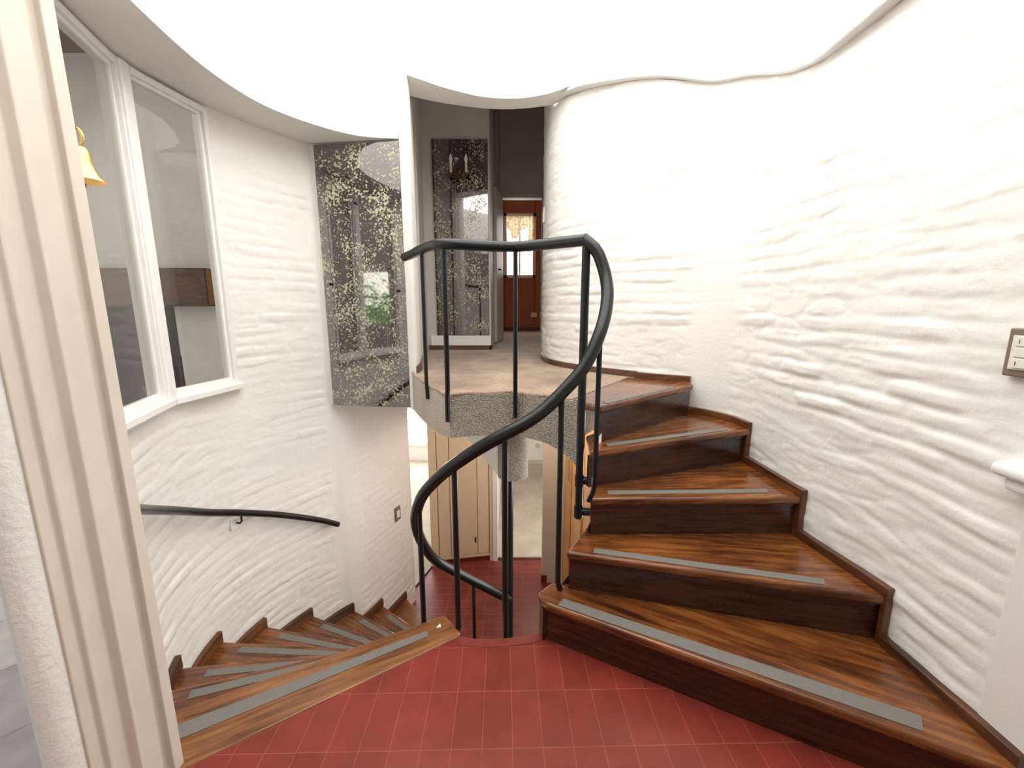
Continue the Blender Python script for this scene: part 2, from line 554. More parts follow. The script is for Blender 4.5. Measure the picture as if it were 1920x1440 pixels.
# right wall, from the hall back towards the viewer
R_pts = [(1.43, .25), (1.43, .6), (1.425, .97), (1.42, 1.2), (1.41, 1.43), (1.375, 1.67), (1.355, 1.87), (1.345, 2.07), (1.335, 2.28),
         (1.30, 2.46), (1.15, 2.665), (.98, 2.765), (.86, 2.85), (.68, 3.01), (.51, 3.2), (.40, 3.37), (.325, 3.55), (.295, 3.75), (.30, 4.1), (.34, 4.8), (.44, 5.85), (.50, 6.25)]
R_path = catmull(R_pts, .02)
sR = lambda p: s_of(R_path, p)
R_top = np.interp([s for s in np.r_[0, np.cumsum(np.linalg.norm(np.diff(R_path, axis=0), axis=1))]],
                  [0, sR((1.41, 1.43)), sR((1.355, 1.87)), sR((1.345, 2.07)), sR((1.30, 2.46)), sR((.98, 2.765)), sR((.86, 2.85)), sR((.51, 3.2)), sR((.40, 3.37)), sR((.325, 3.55)), sR((.31, 3.62)), 99],
                  [2.53, 2.53, 2.49, 2.50, 2.64, 2.76, 2.81, 2.91, 2.94, 2.95, 4.1, 4.1])
a0, a1 = sR((1.30, 2.46)), sR((1.12, 2.69))
def maskR(s, z):
    ed = lambda d: np.clip(d / .05, 0, 1)
    band = 1 - ed(s - a0 + .02) * ed(a1 - s + .02) * .93
    near = np.clip((s - sR((1.425, 1.05))) / .10, .08, 1)
    return band * near
R_S = np.r_[0, np.cumsum(np.linalg.norm(np.diff(R_path, axis=0), axis=1))]
R_bot = np.interp(R_S, [0, sR((1.41, 1.43)), sR((1.30, 2.46)), sR((1.15, 2.665)), sR((.92, 2.81)), 99], [-.2, -.1, .5, .70, ZU - .01, ZU - .01])
wall_right, *_ = brick_wall('wall_right', R_path, -.25, R_top, maskR, 'wall', 1, zbot=R_bot)
struct(wall_right, 'long curved white painted brick wall running along the upper stairs', 'wall')

# left wall of the stair well
L_pts = [(-1.115, 1.165), (-1.25, 1.21), (-1.46, 1.40), (-1.66, 1.72), (-1.76, 2.0), (-1.79, 2.25), (-1.76, 2.5), (-1.67, 2.76), (-1.53, 3.02),
         (-1.43, 3.17), (-1.36, 3.25), (-1.30, 3.36), (-1.20, 3.62), (-1.10, 3.9), (-1.05, 4.1)]
L_path = catmull(L_pts, .02)
sL = lambda p: s_of(L_path, p)
w1 = (sL((-1.63, 1.66)), sL((-1.775, 2.10)), .98, 2.535)
w2 = (sL((-1.787, 2.17)), sL((-1.725, 2.60)), .98, 2.535)
c0, c1 = sL((-1.43, 3.17)), sL((-1.33, 3.30))
def maskL(s, z):
    ed = lambda d: np.clip(d / .05, 0, 1)
    band = 1 - ed(s - c0 + .04) * ed(c1 - s + .04) * .9
    return band * np.where(s > c1, .6, .8) * np.clip((s - .12) / .15, 0, 1)
L_S = np.r_[0, np.cumsum(np.linalg.norm(np.diff(L_path, axis=0), axis=1))]
L_top = np.interp(L_S, [0, sL((-1.38, 3.23)), sL((-1.35, 3.27)), 99], [SOF + .04, SOF + .04, .70, .70])
wall_left, sv, LX, LY, _ = brick_wall('wall_left', L_path, ZL, L_top, maskL, 'wall', -1, thick=.055, holes=(w1, w2))
struct(wall_left, 'curved white painted brick wall beside the lower stairs, holding two tall inner windows', 'wall')

# ------------------------------------------------------------------ inner windows in the left wall
def L_at(s):
    return np.array([np.interp(s, L_S, L_path[:, 0]), np.interp(s, L_S, L_path[:, 1])])
def wall_window(name, w, label, room=1):
    a = L_at(w[0]); b = L_at(w[1]); d = (b - a) / np.linalg.norm(b - a)
    n = np.array([d[1], -d[0]])            # towards the stairs
    def bd(mb, s0, s1, z0, z1, n0, n1):
        A = a + d * s0; B = a + d * s1
        q = [A + n * n0, B + n * n0, B + n * n1, A + n * n1]
        mb.prism([tuple(x) for x in q], z0, z1, tuple(d))
    W = np.linalg.norm(b - a); z0, z1 = w[2], w[3]
    f = MB()
    for (s0, s1) in ((-.012, .016), (W - .016, W + .012)):
        bd(f, s0, s1, z0 - .01, z1 + .01, -.062, .016)
    bd(f, .015, W - .015, z1 - .020, z1 + .01, -.062, .016)
    bd(f, .015, W - .015, z0 - .01, z0 + .022, -.062, .016)
    o = f.build(name, 'gloss_white', bevel=.004)
    st = MB()
    for (s0, s1) in ((.016, .032), (W - .032, W - .016)):
        bd(st, s0, s1, z0 + .021, z1 - .019, -.03, -.002)
    bd(st, .031, W - .031, z1 - .036, z1 - .019, -.03, -.002)
    bd(st, .031, W - .031, z0 + .021, z0 + .040, -.03, -.002)
    st.build('window_bead', 'gloss_white', o, bevel=.003)
    g = MB(); bd(g, .030, W - .030, z0 + .038, z1 - .034, -.018, -.012)
    g.build('pane', 'glass', o)
    sl = MB(); bd(sl, -.02, W + .02, z0 - .035, z0 + .002, -.005, .045)
    sl.build('window_sill', 'gloss_white', o, bevel=.006)
    struct(o, label, 'window')
    return a, b, n
wall_window('window_1', w1, 'tall white inner window nearest the door jamb, brass bell seen against it')
wa, wb, wn = wall_window('window_2', w2, 'tall white inner window further along the curved wall, showing the mantel beam end')
pa, pb = L_at(w1[1]), L_at(w2[0])
dd = (pb - pa) / np.linalg.norm(pb - pa)
mb = MB(); mb.bar(tuple(pa - dd * .0 + np.array([.010, 0])), tuple(pb + np.array([.010, 0])), .95, 2.55, .040)
struct(mb.build('trim_1', 'gloss_white', bevel=.012, seg=3), 'white rounded post between the two inner windows', 'trim')

# ------------------------------------------------------------------ door jamb in the left foreground
JX = -.030
jp = [(-1.030, 1.120), (-1.030, 1.085), (-1.048, 1.085), (-1.048, 1.066), (-1.038, 1.060), (-1.038, 1.002), (-1.028, .995), (-1.028, .988), (-1.046, .975),
      (-1.046, .935), (-1.034, .928), (-1.034, .918), (-1.044, .910), (-1.044, .88), (-1.14, .88), (-1.20, 1.120)]
mb = MB(); mb.prism([(x + JX, y) for x, y in jp], 0, 2.56)
struct(mb.build('trim_2', 'jamb', bevel=.003), 'cream painted moulded door jamb in the left foreground', 'trim')
mb = MB(); mb.prism([(x + JX, y) for x, y in [(-1.050, .882), (-1.046, .855), (-1.052, .828), (-1.066, .814), (-1.085, .820), (-1.115, .842), (-1.20, .905), (-1.45, 1.09), (-1.45, 1.16), (-1.25, 1.12), (-1.17, 1.12), (-1.13, .882)]], 0, 2.56)
struct(mb.build('wall_jamb', 'rough_plaster', smooth=True), 'rough white plaster wall end left of the cream door jamb', 'wall')
mb = MB(); mb.prism([(-1.22, 1.12), (-1.10, 1.12), (-1.125, 1.17), (-1.27, 1.235), (-1.45, 1.38), (-1.52, 1.32), (-1.48, 1.1)], ZL, 2.56)
struct(mb.build('wall_jamb_back', 'plaster'), 'plaster return joining the door jamb to the curved wall', 'wall')

# ------------------------------------------------------------------ floors
FY0 = -1.7
red = [(-1.05, FY0), (1.5, FY0), (1.5, 1.5), (.35, 1.72), (.19, 1.715), (.145, 1.672), (.10, 1.655), (.03, 1.640), (-.03, 1.632), (-.10, 1.628), (-.17, 1.630), (-.24, 1.645), (-1.04, 1.105), (-1.05, 1.1)]
mb = MB(); mb.prism(red, -.18, 0)
floor = mb.build('floor', 'red'); struct(floor, 'red rectangular tile floor at the head of the stairs', 'floor')
mb = MB()
edge = [(.145, 1.676), (.10, 1.659), (.03, 1.644), (-.03, 1.636), (-.10, 1.632), (-.17, 1.634), (-.24, 1.648)]
mb.thick_strip([(x, y, -.185) for x, y in edge], [(x, y - .035, .003) for x, y in edge], (0, .004, .003))
mb2 = MB(); mb2.prism(edge + [(x, y - .045) for x, y in edge[::-1]], -.186, .0035)
mb2.build('floor_trim', 'redpaint', floor, bevel=.003)
living = [(-1.05, FY0), (-1.05, .87), (-1.3, 1.1), (-1.55, 1.3), (-1.8, 1.72), (-1.9, 2.1), (-1.88, 2.5), (-1.75, 2.9), (-1.5, 3.3), (-1.45, 4.5), (-6.1, 4.5), (-6.1, FY0)]
mb = MB(); mb.prism(living, -.18, -.002)
struct(mb.build('floor_living', 'greytile'), 'grey stone tile floor seen left of the door jamb', 'floor')
land_edge = [(-.73, 3.05), (-.62, 2.78), (-.52, 2.55), (-.43, 2.38), (-.34, 2.265), (-.18, 2.305), (.02, 2.31), (.11, 2.26), (.20, 2.195), (.305, 2.135)]
slab = land_edge + [(.78, 2.825), (.92, 2.90), (.57, 3.27), (.46, 3.45), (.37, 3.75), (.42, 4.8), (.52, 6.2), (2.0, 6.3), (2.0, 8.7), (-1.6, 8.7), (-1.6, 6.3), (-1.2, 6.2), (-1.2, 4.6), (-1.0, 3.9), (-.9, 3.4)]
mb = MB(); mb.prism(slab, .735, ZU)
fl_up = mb.build('floor_upper', 'carpet'); struct(fl_up, 'brown carpeted landing and hall floor at the top of the stairs', 'floor')
# carpet wrapped fascia
fa = [(-.735, 3.05, .70), (-.625, 2.775, .71), (-.525, 2.545, .72), (-.435, 2.373, .725), (-.343, 2.255, .73)]
mb = MB(); mb.thick_strip([(x, y, z) for x, y, z in fa], [(x, y, ZU - .004) for x, y, z in fa], (.012, .012, 0))
mb.build('fascia', M['carpet_low'], fl_up, smooth=True)
fb = [(-.343, 2.255, .73), (-.18, 2.296, .73), (.02, 2.301, .73), (.11, 2.252, .725), (.20, 2.186, .715), (.305, 2.125, .66), (.352, 2.075, .60)]
fbs = catmull(fb, .03)
mb = MB(); mb.thick_strip([tuple(p) for p in fbs], [(p[0], p[1], ZU - .004) for p in fbs], (.004, .014, 0))
mb.build('fascia', M['carpet_loop'], fl_up, smooth=True)
rp = catmull([(x, y + .004, ZU) for x, y in land_edge], .03)
rp[:, 2] += .004 * np.sin(np.arange(len(rp)) * .9)
mb = MB(); mb.tube([tuple(p) for p in rp], .009, 8)
mb.build('carpet_edge', M['carpet'], fl_up, smooth=True)
# lower floors
mb = MB(); mb.prism([(-1.25, .9), (1.3, .9), (1.3, 4.4), (.40, 4.45), (.40, 4.84), (-.20, 4.84), (-.20, 5.0), (-.98, 4.95), (-.98, 4.72), (-1.16, 4.12)], ZL - .15, ZL)
struct(mb.build('floor_lower', 'red_low'), 'dark red tile floor at the foot of the lower stairs', 'floor')
mb = MB(); mb.prism([(-.22, 4.84), (.40, 4.84), (.40, 4.45), (1.4, 4.45), (1.4, 8.4), (-.22, 8.4)], ZL - .15, ZL + .012)
struct(mb.build('floor_lower_room', 'carpet_low'), 'beige carpet floor of the lower room behind the steel column', 'floor')
mb = MB(); mb.prism([(-1.16, 4.12), (-.98, 4.72), (-.98, 8.4), (-4, 8.4), (-4, 4.12)], ZL - .15, ZL + .012)
struct(mb.build('floor_lower_passage', 'carpet_low'), 'sunlit beige carpet floor of the lower left room', 'floor')
mb = MB(); mb.bar((-1.165, 4.11), (-.975, 4.73), ZL, ZL + .02, .02)
struct(mb.build('trim_3', 'base'), 'dark threshold strip where red tiles meet the left carpet', 'trim')
mb = MB(); mb.bar((-.24, 4.845), (.40, 4.845), ZL, ZL + .02, .025)
struct(mb.build('trim_4', 'base'), 'dark threshold strip where red tiles meet the back carpet', 'trim')

# ------------------------------------------------------------------ upper staircase
up = thing('staircase', (.8, 1.9, 0), 'upper winding flight of five polished brown wooden steps rising to the carpeted landing', 'stairs')
treads = [
    ([(.12, 1.69), (.118, 1.668), (.128, 1.635), (.15, 1.608), (1.405, .925), (1.41, 1.452), (.26, 1.75), (.18, 1.75)], (1.25, -.68)),
    ([(.35, 1.88), (.238, 1.688), (1.395, 1.392), (1.35, 1.905), (.36, 1.905)], (1.1, -.14)),
    ([(.42, 2.0), (.358, 1.808), (1.345, 1.815), (1.325, 2.31), (.44, 2.03)], (1, .1)),
    ([(.39, 2.14), (.370, 1.898), (1.325, 2.258), (1.285, 2.45), (1.135, 2.66), (.46, 2.21)], (.95, .45)),
    ([(.307, 2.137), (.43, 1.985), (1.125, 2.565), (1.14, 2.655), (.98, 2.755), (.855, 2.845), (.785, 2.835)], (.7, .6)),
]
strips = [[(.225, 1.64), (.195, 1.60), (1.235, 1.055), (1.275, 1.105)], [(.37, 1.715), (.355, 1.678), (1.21, 1.463), (1.235, 1.498)],
          [(.455, 1.885), (.45, 1.845), (1.215, 1.865), (1.225, 1.905)], [(.465, 2.005), (.468, 1.962), (1.185, 2.235), (1.20, 2.285)],
          [(.455, 2.075), (.475, 2.047), (.98, 2.468), (.965, 2.497)]]
for k, (poly, g) in enumerate(treads):
    z = RK * (k + 1)
    mb = MB(); mb.prism(poly, z - .036, z, g)
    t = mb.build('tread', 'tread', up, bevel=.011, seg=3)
    s = MB(); s.prism(strips[k], z - .001, z + .0022, g)
    so = s.build('grip_strip', 'strip', t); so['label'] = 'grey anti-slip strip'
# risers
nos = [((.15, 1.608), (1.405, .925)), ((.238, 1.688), (1.395, 1.392)), ((.358, 1.808), (1.345, 1.815)), ((.370, 1.898), (1.325, 2.258)), ((.43, 1.985), (1.125, 2.565))]
rgr = []
for k, (a, b) in enumerate(nos):
    z1 = RK * (k + 1) - .035; z0 = RK * k
    A = Vector(a); B = Vector(b); d = (B - A).normalized(); p = Vector((-d.y, d.x))
    A2 = A + p * .024 + d * (.012 if k else -.012); B2 = B + p * .024
    mb = MB(); mb.bar(tuple(A2), tuple(B2), z0, z1, .02, 1)
    # small bead under the nosing
    mb.bar(tuple(A2 - p * .006), tuple(B2 - p * .006), z1 - .016, z1, .008, 1)
    if k == 0:
        mb.bar((.132, 1.69), (.142, 1.628), z0, z1, .016, 0)
        mb.bar((.132, 1.69), (.24, 1.735), z0, z1, .016, 0)
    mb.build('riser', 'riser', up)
# skirting boards on the wall side
def R_near(pt, off):
    i = int(np.argmin(np.hypot(R_path[:, 0] - pt[0], R_path[:, 1] - pt[1])))
    t = R_path[min(i + 1, len(R_path) - 1)] - R_path[max(i - 1, 0)]; t = t / np.linalg.norm(t)
    return R_path[i] + np.array([-t[1], t[0]]) * off
def R_sub(p0, p1, off, n=8):
    s0, s1 = sR(p0), sR(p1)
    S = np.r_[0, np.cumsum(np.linalg.norm(np.diff(R_path, axis=0), axis=1))]
    out = []
    for s in np.linspace(s0, s1, n):
        i = np.clip(np.searchsorted(S, s), 1, len(S) - 2)
        x = np.array([np.interp(s, S, R_path[:, 0]), np.interp(s, S, R_path[:, 1])])
        t = R_path[i + 1] - R_path[i - 1]; t = t / np.linalg.norm(t)
        out.append(x + np.array([-t[1], t[0]]) * off)
    return out
sk = [((1.425, .955), (1.41, 1.40)), ((1.41, 1.385), (1.357, 1.83)), ((1.357, 1.815), (1.338, 2.275)), ((1.338, 2.255), (1.14, 2.675)), ((1.14, 2.665), (.86, 2.85))]
for k, (p0, p1) in enumerate(sk):
    z = RK * (k + 1)
    A = R_sub(p0, p1, .032); B = R_sub(p0, p1, .002)
    mb = MB(); mb.prism([tuple(x) for x in A] + [tuple(x) for x in B[::-1]], z - .001, z + .038, (p1[0] - p0[0], p1[1] - p0[1]))
    # upright piece beside the riser below this step
    A = R_sub(p0, (p0[0] * .93 + p1[0] * .07, p0[1] * .93 + p1[1] * .07), .0315, 3); B = R_sub(p0, (p0[0] * .93 + p1[0] * .07, p0[1] * .93 + p1[1] * .07), .002, 3)
    mb.prism([tuple(x) for x in A] + [tuple(x) for x in B[::-1]], RK * k, z + .002, (0.2, 1))
    mb.build('skirting', 'skirt', up, bevel=.003)
# white closed string under the inner ends of the steps
ip = [(.165, 1.70, RK), (.262, 1.735, RK * 1.6), (.375, 1.86, RK * 2.8), (.392, 1.95, RK * 3.7), (.435, 2.03, RK * 4.6)]
iq = [(x + .02, y + .02, z) for x, y, z in ip[:3]]
mb = MB(); mb.thick_strip([(x, y, z - .40 if i else z - .2) for i, (x, y, z) in enumerate(iq)], [(x, y, z - .05) for x, y, z in iq], (.02, .012, 0))
mb.build('stringer', 'riser', up)
ip = ip[2:]
mb = MB(); mb.thick_strip([(x, y, z - .40) for i, (x, y, z) in enumerate(ip)], [(x, y, z - .05) for x, y, z in ip], (.02, .012, 0))
o = mb.build('stringer', 'plaster', up); o['label'] = 'white plastered inner string'
# closed soffit of the flight
A = [(.19, 1.72, -.17), (.27, 1.76, .0), (.38, 1.88, .20), (.40, 1.97, .36), (.45, 2.05, .52)]
B = [(1.40, 1.0, -.17), (1.38, 1.45, .0), (1.34, 1.86, .20), (1.32, 2.27, .36), (1.12, 2.6, .52)]
mb = MB(); mb.thick_strip(A, B, (0, 0, .03))
mb.build('soffit', 'plaster', up)

# ------------------------------------------------------------------ lower staircase
lo = thing('staircase', (-.9, 2.4, ZL), 'lower winding flight of brown wooden steps with grey grip strips descending to the left', 'stairs')
O = [(-1.22, 1.30), (-1.50, 1.58), (-1.72, 1.87), (-1.78, 2.24), (-1.71, 2.59), (-1.56, 2.93), (-1.33, 3.20), (-1.19, 3.53), (-1.09, 3.88)]
I = [(-.325, 1.775), (-.42, 1.90), (-.47, 2.02), (-.48, 2.17), (-.46, 2.31), (-.42, 2.46), (-.37, 2.62), (-.31, 2.82), (-.26, 3.05)]
# wooden landing edge board, flush with the red floor
pl = [(-1.055, 1.09), (-.245, 1.640), (-.232, 1.668), (-.322, 1.778), (-1.30, 1.255), (-1.20, 1.15)]
mb = MB(); mb.prism(pl, -.034, .004, (.9, .5))
t = mb.build('tread', 'edge', lo, bevel=.008, seg=3); t['label'] = 'worn top edge board flush with the red floor'
s = MB(); s.prism([(-1.22, 1.215), (-.385, 1.675), (-.372, 1.645), (-1.12, 1.195), (-1.19, 1.165)], .003, .0062, (.9, .5))
s.build('grip_strip', 'strip', t)['label'] = 'grey anti-slip strip'
def lwall(a, b, off):
    s0, s1 = sL(a), sL(b)
    out = []
    for s in np.linspace(s0, s1, 7):
        x = L_at(s); t = L_at(min(s + .03, L_S[-1])) - L_at(max(s - .03, 0)); t = t / np.linalg.norm(t)
        out.append(x + np.array([t[1], -t[0]]) * off)
    return out
for k in range(1, 9):
    z = -LK * k
    a, b = O[k - 1], O[k]
    w = lwall(a, b, .004)
    ia, ib = I[k - 1], I[k]
    d = Vector((a[0] - ia[0], a[1] - ia[1])).normalized()
    back = Vector((d.y, -d.x)) * .035
    poly = [tuple(x) for x in w] + [ib, ia, (ia[0] - back.x, ia[1] - back.y) if False else ia]
    poly = [tuple(x) for x in w] + [ib, ia]
    g = (b[0] - ib[0], b[1] - ib[1])
    # extend a little under the step above
    nrm = Vector((g[1], -g[0])).normalized()
    mb = MB(); mb.prism(poly, z - .034, z, g)
    t = mb.build('tread', 'tread', lo, bevel=.008, seg=2)
    # grip strip near the leading edge
    bi = Vector(ib); bo = Vector(tuple(w[-1])); dv = (bo - bi); L = dv.length; dv.normalize()
    q = Vector((ia[0] - ib[0], ia[1] - ib[1])).normalized()
    pr = Vector((-dv.y, dv.x))
    if pr.dot(q) < 0: pr = -pr
    s0 = bi + dv * .10; s1 = bo - dv * .16
    if k < 8:
        s = MB(); s.prism([tuple(s0 + pr * .03), tuple(s1 + pr * .03), tuple(s1 + pr * .075), tuple(s0 + pr * .06)], z - .001, z + .0022, g)
        s.build('grip_strip', 'strip', t)['label'] = 'grey anti-slip strip'
    # riser below the leading edge of the tread above
    A = Vector(ia); B = Vector(tuple(w[0])); dd2 = (B - A).normalized(); pp = Vector((-dd2.y, dd2.x))
    if pp.dot(q) < 0: pp = -pp
    A += pp * .022; B += pp * .022
    rb = MB(); rb.bar(tuple(A), tuple(B), z, z + LK - .034, .018)
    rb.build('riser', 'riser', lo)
    # skirting on this tread
    ws = lwall(a, b, .028); w2_ = lwall(a, b, .002)
    sb = MB(); sb.prism([tuple(x) for x in ws] + [tuple(x) for x in w2_[::-1]], z - .001, z + .075, (b[0] - a[0], b[1] - a[1]))
    sb.build('skirting', 'skirt', lo, bevel=.003)
a = Vector(I[8]); b = Vector(O[8])
mb = MB(); mb.bar(tuple(a), tuple(b), ZL, ZL + LK - .034, .018); mb.build('riser', 'riser', lo)
mb = MB(); mb.bar((-.325, 1.765), (-1.28, 1.27), -LK, -.034, .018); mb.build('riser', 'riser', lo)
# inner string of the lower flight
A = [(x + .01, y, -LK * k - .42) for k, (x, y) in enumerate(I)]; B = [(x + .01, y, -LK * k - .036) for k, (x, y) in enumerate(I)]
mb = MB(); mb.thick_strip(A, B, (.02, .0, 0)); mb.build('stringer', 'riser', lo)

# ------------------------------------------------------------------ black steel railing
rail = thing('stair_railing', (0, 1.9, ZL), 'black tubular steel railing curling around the open stair well and along the landing edge', 'railing')
top = catmull([(-.695, 2.83, 1.765), (-.62, 2.69, 1.765), (-.525, 2.50, 1.768), (-.44, 2.34, 1.768), (-.36, 2.22, 1.762), (-.27, 2.195, 1.756), (-.12, 2.225, 1.752), (.015, 2.245, 1.752), (.15, 2.17, 1.752), (.335, 1.975, 1.745)], .025)
mb = MB(); mb.tube([tuple(p) for p in top], .027, 16); mb.build('handrail', 'black', rail, smooth=True)
spi = catmull([(.325, 1.985, 1.748), (.355, 1.965, 1.72), (.385, 1.95, 1.68), (.415, 1.92, 1.578), (.412, 1.86, 1.473), (.372, 1.785, 1.345), (.297, 1.735, 1.20), (.181, 1.70, 1.075),
               (.087, 1.675, .999), (-.033, 1.657, .935), (-.132, 1.662, .877), (-.248, 1.715, .782), (-.335, 1.78, .691), (-.42, 1.86, .577), (-.472, 1.94, .454), (-.495, 2.01, .338),
               (-.488, 2.10, .185), (-.440, 2.20, .017), (-.32, 2.28, -.123), (-.18, 2.34, -.250), (-.02, 2.42, -.405)], .02)
mb = MB(); mb.tube([tuple(p) for p in spi], .0275, 16); mb.build('handrail', 'black', rail, smooth=True)
def spi_z(x, y):
    i = int(np.argmin(np.hypot(spi[:, 0] - x, spi[:, 1] - y))); return float(spi[i, 2])
def bal(path, r, name='baluster'):
    b = MB(); b.tube(path, r, 10); return b.build(name, 'black', rail, smooth=True)
R1 = .0125
bal([(-.515, 2.495, 1.76), (-.515, 2.495, 1.0), (-.512, 2.500, .90)], .0115)
bal([(-.345, 2.215, 1.755), (-.345, 2.215, 1.01), (-.352, 2.236, .965), (-.352, 2.236, .83)], .0135)
bal([(.018, 2.243, 1.75), (.018, 2.243, 1.02), (.018, 2.280, .97), (.018, 2.283, .84)], .012)
bal([(.335, 1.975, 1.74), (.335, 1.975, .40)], .0195, 'newel_post')
for zz in (.60, .435):
    b = MB(); b.tube([(.335, 1.975, zz), (.41, 1.965, zz)], .020, 10); b.tube([(.335, 1.975, zz - .028), (.335, 1.975, zz + .028)], .0235, 12)
    b.build('bracket', 'black', rail, smooth=True)
bal([(.372, 1.785, 1.33), (.372, 1.785, .665), (.366, 1.79, .62), (.350, 1.80, .575)], .0115)
bal([(.205, 1.70, 1.09), (.205, 1.70, .235), (.214, 1.70, .205), (.216, 1.702, .194)], .0125)
bal([(-.030, 1.662, .93), (-.030, 1.662, -.08), (-.024, 1.648, -.13)], .0135)
bal([(-.248, 1.715, .775), (-.248, 1.715, .04), (-.246, 1.712, .0), (-.262, 1.708, -.045), (-.28, 1.72, -.05)], .0135)
bal([(-.452, 1.915, .50), (-.452, 1.915, -.22)], .0115)
bal([(-.492, 2.06, .25), (-.492, 2.06, -.40)], .0115)
bal([(-.235, 2.305, -.20), (-.235, 2.305, -1.3), (-.30, 2.40, -1.35), (-.42, 2.45, -.95)][:2] + [(-.27, 2.33, -1.36), (-.40, 2.42, -1.38)], .0115)
bal([(-.012, 2.43, .43), (-.012, 2.43, ZL)], .0195, 'steel_column')

# small white paint flake lying on the edge board
mb = MB(); mb.prism([(-.345, 1.690), (-.325, 1.696), (-.333, 1.716)], .0045, .010)
tag(mb.build('paint_flake', 'flake'), 'small white chip of paint lying on the worn edge board', 'paint chip')

# ------------------------------------------------------------------ downstand beam with carpeted nose
a = Vector((0.006, 2.47)); d = Vector((-.34, .93)).normalized(); p = Vector((-d.y, d.x))
nose = []
for i in range(13):
    t = math.pi * i / 12
    nose.append(tuple(a + p * .093 * math.cos(t) - d * .093 * math.sin(t)))
mb = MB(); mb.prism([tuple(a + p * .090), tuple(a - p * .090), tuple(a - p * .09 + d * 2.2), tuple(a + p * .09 + d * 2.2)], .425, .74)
bmw = mb.build('beam_lower', 'plaster'); tag(bmw, 'white downstand beam under the landing with a rounded loop carpet nose', 'beam', kind='structure')
mb = MB(); mb.prism(nose + [tuple(a - p * .093 + d * .02), tuple(a + p * .093 + d * .02)], .418, .74)
mb.build('carpet_nose', 'carpet_loop', bmw, smooth=True)

# ------------------------------------------------------------------ wall handrail on the left
hr = thing('wall_handrail', (-1.75, 2.3, .25), 'black tubular handrail fixed to the curved brick wall beside the lower stairs', 'handrail')
def off_wall(pt, off):
    s = sL(pt); x = L_at(s); t = L_at(min(s + .05, L_S[-1])) - L_at(s - .05); t = t / np.linalg.norm(t)
    return x + np.array([t[1], -t[0]]) * off
hp = []
for pt, z in [((-1.50, 1.45), .70), ((-1.66, 1.72), .56), ((-1.76, 2.0), .418), ((-1.79, 2.25), .285), ((-1.76, 2.5), .16), ((-1.67, 2.76), .015), ((-1.53, 3.02), -.16), ((-1.44, 3.155), -.27)]:
    q = off_wall(pt, .055); hp.append((q[0], q[1], z))
hps = catmull(hp, .03)
mb = MB(); mb.tube([tuple(x) for x in hps], .0215, 14); mb.build('rail_tube', 'black', hr, smooth=True)
q0 = off_wall((-1.765, 2.47), .002); q1 = off_wall((-1.765, 2.47), .055)
zb = .175
mb = MB(); mb.tube([(q0[0], q0[1], zb - .075), (q1[0] - .012, q1[1], zb - .075), (q1[0], q1[1], zb - .06), (q1[0], q1[1], zb - .015)], .006, 8)
mb.build('bracket', 'black', hr, smooth=True)
qa = off_wall((-1.775, 2.44), .011); qb = off_wall((-1.755, 2.515), .011)
mb = MB(); mb.bar(tuple(qa), tuple(qb), zb - .115, zb - .045, .012)
mb.build('wall_plate', 'gloss_white', hr, bevel=.003)['label'] = 'white painted fixing plate'

# ------------------------------------------------------------------ mirror block between the well and the landing
ma, mbp = Vector((-1.372, 3.165)), Vector((-.762, 3.085))
md = (mbp - ma).normalized(); mn = Vector((md.y, -md.x))      # towards the viewer
mb = MB(); mb.prism([tuple(ma - mn * .02 - md * .05), tuple(mbp - mn * .02 + md * .005), tuple(mbp - mn * .25), (-1.15, 3.9), (-1.45, 3.6)], .708, 3.4)
struct(mb.build('wall_mirror_block', 'plaster'), 'white upper wall block carrying the tall speckled mirror over the lower passage', 'wall')
mir = thing('wall_mirror', (-1.08, 3.14, .69), 'tall speckled antique mirror between the curved left wall and the landing', 'mirror')
mb = MB(); mb.bar(tuple(ma), tuple(mbp), .708, 2.545, .012); mb.build('mirror_glass', 'mirror', mir)
mb = MB(); mb.bar(tuple(ma - mn * .012), tuple(mbp - mn * .012), .703, 2.552, .014); mb.build('backing', 'mirror_edge', mir)
for u, z in ((.09, 1.61), (.92, 1.56), (.38, 2.33), (.46, 2.16)):
    c = ma + (mbp - ma) * u + mn * .010
    mb = MB(); mb.tube([(c.x, c.y, z), (c.x + mn.x * .01, c.y + mn.y * .01, z)], .010, 10)
    mb.build('rosette', 'darkmetal', mir)
# pillar at the landing's left corner
mb = MB(); mb.prism([(-.750, 3.046), (-.700, 3.020), (-.690, 3.06), (-.712, 3.25), (-.76, 3.42), (-.80, 3.42), (-.80, 3.2)], .70, 3.4)
struct(mb.build('wall_pillar', 'plaster', bevel=.006), 'narrow white wall end between the tall mirror and the landing', 'wall')
mb = MB(); mb.bar((-.689, 3.03), (-.710, 3.25), ZU, ZU + .055, .014, -1); mb.bar((-.712, 3.25), (-.765, 3.44), ZU, ZU + .055, .014, -1)
struct(mb.build('baseboard_pillar', 'base'), 'brown baseboard at the foot of the white landing pillar', 'baseboard')

